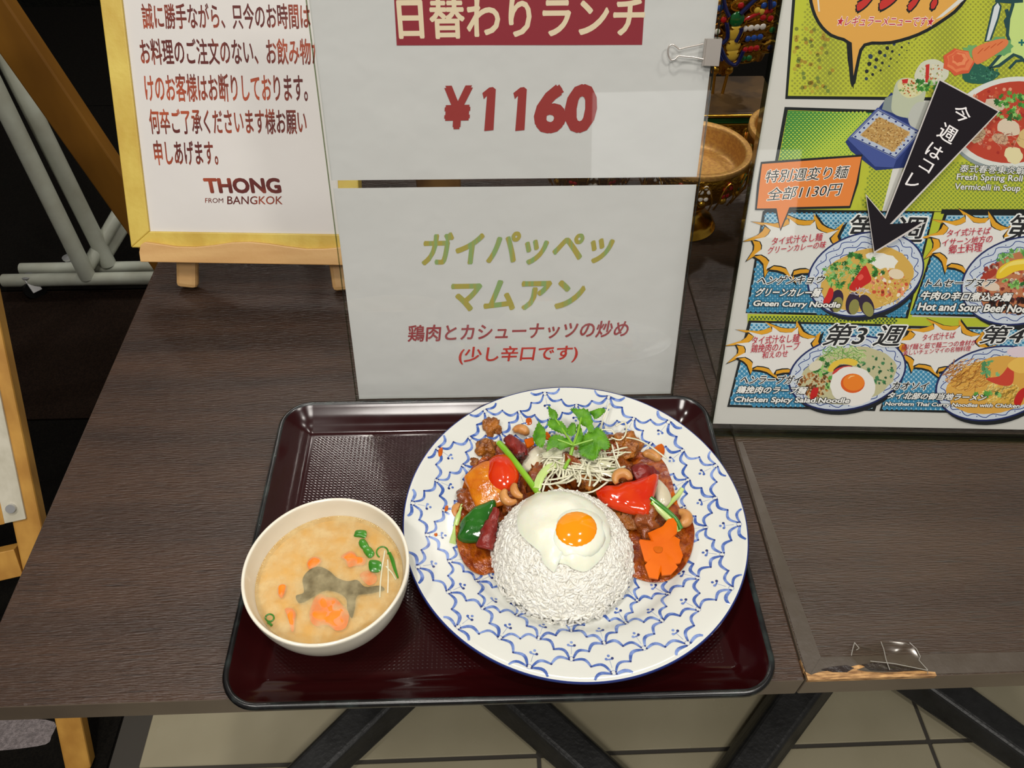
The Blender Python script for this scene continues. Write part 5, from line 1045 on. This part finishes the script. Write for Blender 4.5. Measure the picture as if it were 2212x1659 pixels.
def pbowl(cx, cy, R, H_, label, seed):
    b = empty('pedestal_bowl', (cx, cy, 0), label, 'bowl', 'gilded pedestal bowls behind the signs'); q = R/.060; k = H_/.105
    lathe('foot', catmull([(0, 0), (.036*q, 0), (.037*q, .004*k), (.034*q, .010*k), (.026*q, .014*k), (.018*q, .022*k), (.020*q, .028*k), (.024*q, .034*k), (.017*q, .038*k), (.018*q, .046*k), (0, .05*k)], 2, False), M['gold_s'], b, (cx, cy, 0), 48, ang=60)
    lathe('cup', catmull([(0, .044*k), (.022*q, .046*k), (.044*q, .056*k), (.056*q, .070*k), (.0605*q, .086*k), (.0600*q, .100*k), (.0595*q, .1045*k)], 3, False), M['gold'], b, (cx, cy, 0), 64, ang=60)
    lathe('lip', catmull([(.0600*q, .100*k), (.0602*q, .1055*k), (.0580*q, .1062*k), (.0535*q, .1055*k), (.0525*q, .100*k), (.0515*q, .085*k), (.0480*q, .078*k), (.0380*q, .0765*k), (0, .0765*k)], 2, False), M['gold_in'], b, (cx, cy, 0), 64, ang=60)
    nb_ = 14; rr_ = random.Random(seed); g0 = None
    for i in range(nb_):
        a = -math.pi/2+2*math.pi*i/nb_; R2_ = .0598*q; z = .080*k
        p = (cx+R2_*math.cos(a), cy+R2_*math.sin(a), z)
        # a petal of twisted wire round each medallion, bosses and gems between
        W = []
        for t in range(9):
            u = t/8*math.pi; aa = a+.17*math.cos(u); zz = .058*k+.036*k*math.sin(u); rr2 = q*(.0475+.0135*min(1, (zz/k-.046)/.022)); W.append((cx+(rr2+.0008)*math.cos(aa), cy+(rr2+.0008)*math.sin(aa), zz))
        tube('wire_petal', W, .0009, M['gold_s'], b, 6)
        if math.sin(a) < .35:
            col = ('g_white', 'g_red', 'g_green')[i % 3]
            for (da, dz) in ((-.07, .008), (.07, .008), (0, .0135), (-.05, -.002), (.05, -.002)):
                R3 = .0606*q-(.0010 if dz < 0 else 0)*2; o = blob('gem', (cx+R3*math.cos(a+da), cy+R3*math.sin(a+da), .078*k+dz), (.0012, .0028, .0028), M[col], b, (0, 1), (0, 0, a), 6)
            blob('boss', (cx+.056*q*math.cos(a), cy+.056*q*math.sin(a), .068*k), (.0035, .0045, .0045), M['gold_s'], b, (.1, 3), (0, 0, a), 8)
    return b
pbowl(.236, .765, .0600, .100, 'gilded pedestal bowl with gem petals just right of the white sheets', 1)
pbowl(.120, .790, .0520, .098, 'gilded pedestal bowl mostly hidden behind the white sheets', 2)
pbowl(.356, .790, .0560, .108, 'gilded pedestal bowl half hidden behind the poster edge', 3)
# gold box pedestal with green band and scroll relief
bx0, bx1, by0, by1 = .262, .392, .93, 1.035
pb = empty('ornament_pedestal', ((bx0+bx1)/2, (by0+by1)/2, 0), 'square gilded box pedestal with green band and scrollwork under the gem figure', 'pedestal')
M['oldgold'] = pmat('worn_gold_leaf', (96, 72, 42), .5, .3, col2=(66, 50, 34), nscale=26, nlo=.4, nhi=.6)
PH = .052
bev(box('body', bx0+.006, bx1-.006, by0+.006, by1-.006, .006, PH-.008, M['gold'], pb), .002); bev(box('plinth', bx0+.002, bx1-.002, by0+.002, by1-.002, 0, .008, M['gold_s'], pb), .002)
bev(box('top', bx0, bx1, by0, by1, PH-.006, PH, [M['oldgold']], pb), .0015); box('green_band', bx0+.004, bx1-.018, by0+.0045, by0+.0065, PH-.016, PH-.009, M['g_green'], pb); tube('moulding', [(bx0+.002, by0+.004, PH-.018), (bx1-.002, by0+.004, PH-.018)], .0018, M['gold_s'], pb, 8); tube('moulding', [(bx0, by0-.0005, PH-.003), (bx1, by0-.0005, PH-.003)], .0022, M['gold_s'], pb, 8)
for i in range(5):
    cx = bx0+.018+i*.024; sgn = 1 if i % 2 else -1; P = []
    for t in range(22):
        a = t*.42; r = .0095*(1-t/26); P.append((cx+sgn*r*math.cos(a), by0+.0035, .021+r*math.sin(a)))
    tube('scroll', P, .0014, M['gold_s'], pb, 6)
    P = [(cx+.004+t*.0025, by0+.0035, .018+.006*math.sin(t*.6)*sgn) for t in range(8)]; tube('scroll', P, .0011, M['gold_s'], pb, 6)
# gem covered gilded figure on two thin rods
YG = .985
fg = empty('gilded_figure', (.33, YG, PH), 'gilded figure with rows of coloured glass gems standing on thin rods behind the signs', 'figurine')
def F3(px, py, dy=0): return tuple(gy(px, py, YG+dy))
for (x0_, y0_, x1_, y1_) in ((1574, 150, 1557, 218), (1545, 150, 1536, 216)):
    A = gy(x0_, y0_, YG); B = Vector(gy(x1_, y1_, YG)); B.z = PH; tube('rod', [tuple(A), tuple(B)], .0022, M['gold_s'], fg, 8); blob('collar', tuple(A), (.006, .006, .007), M['gold_s'], fg, (.1, 3), n=8)
# feathered wing rows, each a gold ridge set with gems
rows = [((1602, 62), (1654, 56), 'g_white', 4), ((1608, 84), (1648, 78), 'g_blue', 3), ((1602, 108), (1640, 102), 'g_red', 3), ((1598, 126), (1624, 124), 'g_green', 2), ((1606, 44), (1668, 22), 'g_red', 0), ((1640, 12), (1680, 8), 'g_blue', 2), ((1590, 12), (1610, 10), 'g_red', 1), ((1640, 36), (1672, 40), 'g_red', 2), ((1654, 104), (1672, 100), 'g_navy', 1), ((1660, 66), (1676, 62), 'g_green', 1), ((1560, 44), (1566, 40), 'g_red', 1), ((1540, 20), (1560, 15), 'g_blue', 2), ((1530, 60), (1555, 70), 'g_white', 2), ((1610, -20), (1680, -30), 'g_green', 4), ((1560, -30), (1600, -30), 'g_blue', 3), ((1520, 40), (1545, 46), 'g_green', 2), ((1630, 20), (1650, 26), 'g_yel', 2)]
for (a, b, c_, n_) in rows:
    A = Vector(F3(*a, -.012)); B = Vector(F3(*b, -.012)); d = (B-A); up = Vector((0, 0, 1)); L_w = d.length; P = []
    for t in range(17):
        u = t/16*2*math.pi; P.append(tuple((A+B)/2+d*(.5+.006/L_w)*math.cos(u)+up*.0062*math.sin(u)))
    tube('gold_ridge', P, .0016, M['gold_s'], fg, 6); blob('ridge_back', tuple((A+B)/2+Vector((0, .004, 0))), (L_w/2+.006, .005, .0075), M['gold'], fg, (.15, 4), (0, -math.atan2(d.z, d.x), 0), 10)
    if n_ == 0: tube('inlay', [tuple(A), tuple((A+B)/2+up*.003), tuple(B)], .0030, M[c_], fg, 8)
    for i in range(n_): q = A+d*((i+.5)/n_); gem(tuple(q+Vector((0, -.0015, 0))), .0040, c_, fg)
for (px, py, rx, rz, mt_) in ((1575, 60, .022, .050, 'gold'), (1570, 110, .016, .030, 'gold'), (1630, 40, .030, .026, 'gold'), (1628, 90, .024, .024, 'gold'), (1560, 10, .03, .03, 'gold'), (1640, -10, .034, .03, 'gold'), (1600, -60, .04, .04, 'gold')):
    blob('gilded_body', F3(px, py, .008), (rx, .014, rz), M[mt_], fg, (.35, 3), (0, 0, 0), 14, px)
for k, (px, py, s_, mt_) in enumerate(((1588, 72, .013, 'g_yel'), (1584, 98, .012, 'g_yel'), (1582, 118, .011, 'g_yel'), (1592, 42, .012, 'g_green'))):
    c_ = Vector(F3(px, py, -.014)); blob('scale_plate', tuple(c_), (s_*.8, .003, s_*.8), M[mt_], fg, (0, 1), n=9); P = [tuple(c_+Vector((s_*math.cos(u), -.001, s_*math.sin(u)))) for u in [math.pi+math.pi*t/10 for t in range(11)]]; tube('scale_rim', P, .0015, M['gold_s'], fg, 6)
for P in ([(1562, -5), (1568, 20), (1575, 35)], [(1600, 30), (1620, 10), (1640, -8)], [(1570, 50), (1572, 80), (1560, 95)], [(1664, -10), (1664, 18)], [(1590, 90), (1600, 70), (1602, 60)], [(1556, 100), (1570, 130), (1590, 140), (1606, 110)], [(1540, 80), (1550, 110), (1560, 130)]):
    tube('navy_inlay', catmull([F3(x, y, -.016) for x, y in P], 3, False), .0028, M['g_navy'], fg, 8)
# small wooden stand seen in the gap between the two white sheets
wd_ = empty('wooden_block_stand', tuple(gy(955, 430, .80)[:2])+(0,), 'plain brown wooden stand glimpsed through the gap between the white sheets', 'stand')
c_ = gy(948, 395, .80); M['brass'] = pmat('brown_wood', (150, 112, 60), .5, col2=(120, 84, 44), nscale=30)
box('post', c_.x-.026, c_.x+.026, .79, .805, .012, .16, M['brass'], wd_, .002); box('base', c_.x-.04, c_.x+.04, .765, .83, 0, .012, M['brass'], wd_, .002)
# ------------------------------------------------------------------ left background: plank easel, white pipe rack, A-board
M['plank'] = pmat('varnished_orange_wood', (132, 88, 24), .5, col2=(112, 72, 18), nscale=14, nstretch=(1, 1, .3)); M['apine'] = pmat('worn_pine', (196, 146, 66), .5, col2=(172, 122, 50), nscale=18, nstretch=(2, 2, .5))
M['whitepipe'] = pmat('white_painted_pipe', (196, 200, 186), .35, col2=(176, 176, 160), nscale=14, bump=(60, .0003)); M['chrome'] = pmat('chrome', (206, 206, 206), .3, .7); M['alu'] = pmat('white_panel', (206, 200, 182), .5, bump=(30, .0006), col2=(190, 184, 164), nscale=12, nstretch=(6, 6, .4))
Y1 = 1.22
A = gy(-60, -55, Y1); B0 = gy(262, 415, Y1); d = (B0-A).normalized(); t = (FZ-A.z)/d.z; B = A+d*t
A = A-d*.3
pe = empty('floor_easel', (B.x, B.y, FZ), 'big orange-brown wooden floor easel whose plank slants down behind the notice board', 'easel')
beam('slanted_leg', A, B-d*.02, .060, .030, M['plank'], pe, side=d.cross(Vector((0, 1, 0))), bevel=.003)
beam('upright_leg', (-1.45, 1.35, FZ+.01), (-1.40, 1.25, .35), .05, .03, M['plank'], pe, side=(1, 0, 0))
YR = 1.47
def PY(px, py, Y=YR): return gy(px, py, Y)
rk = empty('pipe_rack', tuple(PY(200, 640))[:2]+(FZ,), 'white painted pipe rack on chrome castors standing on the dark carpet', 'rack')
p0 = PY(8, 606); p1 = PY(360, 602); zb_ = p0.z
tube('base_bar', [(p0.x, YR, zb_), (p1.x+.25, YR, zb_)], .0155, M['whitepipe'], rk, 18)
q0 = PY(46, 581, YR+.05); tube('base_bar', [(q0.x, YR+.05, q0.z), (q0.x+.95, YR+.05, q0.z)], .0145, M['whitepipe'], rk, 18)
for a, b, Y, r in (((190, 598), (-30, 150), YR, .0185), ((234, 570), (-30, 40), YR+.05, .0185)):
    A = PY(*a, Y); B = PY(*b, Y+.03); tube('upright', [A, B+(B-A)*.35], r, M['whitepipe'], rk, 18)
for a, b, Y, r in (((190, 575), (300, 385), YR+.02, .0155), ((222, 562), (330, 385), YR+.06, .0150)):
    A = PY(*a, Y); B = PY(*b, Y+.15); tube('cross_brace', [A, B+(B-A)*.4], r, M['whitepipe'], rk, 16)
cx_ = p0.x+.055
for cx_, cy_ in ((p0.x+.06, YR), (p0.x+.13, YR+.07)):
    h_ = zb_-.0155-FZ; tube('caster_stem', [(cx_, cy_, zb_-.014), (cx_, cy_, FZ+.055)], .006, M['chrome'], rk, 10); bz = FZ+.026
    V, F = tube_vf([(cx_-.006, cy_+.008, bz), (cx_+.010, cy_-.010, bz)], .025, 20); c1_ = mk('caster', V, F, M['iron'], rk); lathe('castor_plate', [(0, .0), (.013, 0), (.013, .004), (0, .006)], M['chrome'], c1_, (cx_, cy_, FZ+.055), 20)
    beam('castor_fork', (cx_-.018, cy_+.018, FZ+.026), (cx_-.004, cy_+.004, FZ+.057), .022, .004, M['chrome'], c1_); beam('castor_fork', (cx_+.018, cy_-.018, FZ+.026), (cx_+.004, cy_-.004, FZ+.057), .022, .004, M['chrome'], c1_)
for bx_ in (p1.x+.15,):
    tube('caster_stem', [(bx_, YR, zb_-.014), (bx_, YR, FZ+.03)], .006, M['chrome'], rk, 10); V, F = tube_vf([(bx_-.01, YR, FZ+.025), (bx_+.01, YR, FZ+.025)], .025, 20); mk('caster', V, F, M['iron'], rk)
# A-board left of the table
ab = empty('a_board_sign', (-.70, .42, FZ), 'pine-framed A-board sign with white panel standing left of the table', 'sign board')
B = g(178, 1668, FZ+.001); T_ = g(-36, 640, -.10); 
d = (T_-B).normalized(); B = B+d*.012; beam('front_leg', B, T_+d*.35, .034, .026, M['apine'], ab, side=(1, .25, 0), bevel=.003)
# white panel fixed to the leg's left face
n_ = Vector((1, .25, 0)).normalized(); s1_ = n_.cross(d).normalized()
a1 = g(62, 1128, -.40); 
def on_leg(t, off, out): return B+d*t+n_*off+s1_*out
tl_ = (a1-B).dot(d)+.03; 
P = [on_leg(tl_, -.046, .017), on_leg(tl_, .002, .017), on_leg(1.05, .002, .017), on_leg(1.05, -.046, .017)]
P0 = [p-s1_*.006 for p in P]; V, F = box8(P0+P); pn = mk('panel_edge', V, F, M['alu'], ab); bev(pn, .001)
for k in (1, 2): P = [on_leg(tl_, -.046+k*.011, .0175), on_leg(tl_, -.0535+k*.011, .0175), on_leg(1.05, -.0535+k*.011, .0175), on_leg(1.05, -.046+k*.011, .0175)]; V, F = box8([p-s1_*.001 for p in P]+P); mk('panel_groove', V, F, M['apine'], ab)
P = [on_leg(tl_+.02, -.40, .012), on_leg(tl_+.02, -.045, .012), on_leg(1.05, -.045, .012), on_leg(1.05, -.40, .012)]; V, F = box8([p-s1_*.006 for p in P]+P); mk('white_panel', V, F, M['paper'], ab)
for off in (-.034, -.012):
    c_ = on_leg(tl_+.02, off, .019); V, F = tube_vf([tuple(c_-s1_*.003), tuple(c_+s1_*.003)], .006, 16); mk('rivet', V, F, M['chrome'], ab)
beam('rail', on_leg(tl_-.06, -.46, .0), on_leg(tl_-.06, -.02, .0), .024, .04, M['apine'], ab, side=tuple(s1_)); 
B2 = Vector((-1.02, B.y+.08, FZ+.005)); beam('front_leg', B2, B2+d*1.15, .050, .026, M['apine'], ab, side=(1, .25, 0), bevel=.003)
beam('rear_leg', (-1.25, 1.0, FZ+.004), B2+d*1.1, .04, .024, M['plank'], ab, side=(1, .25, 0), bevel=.003)
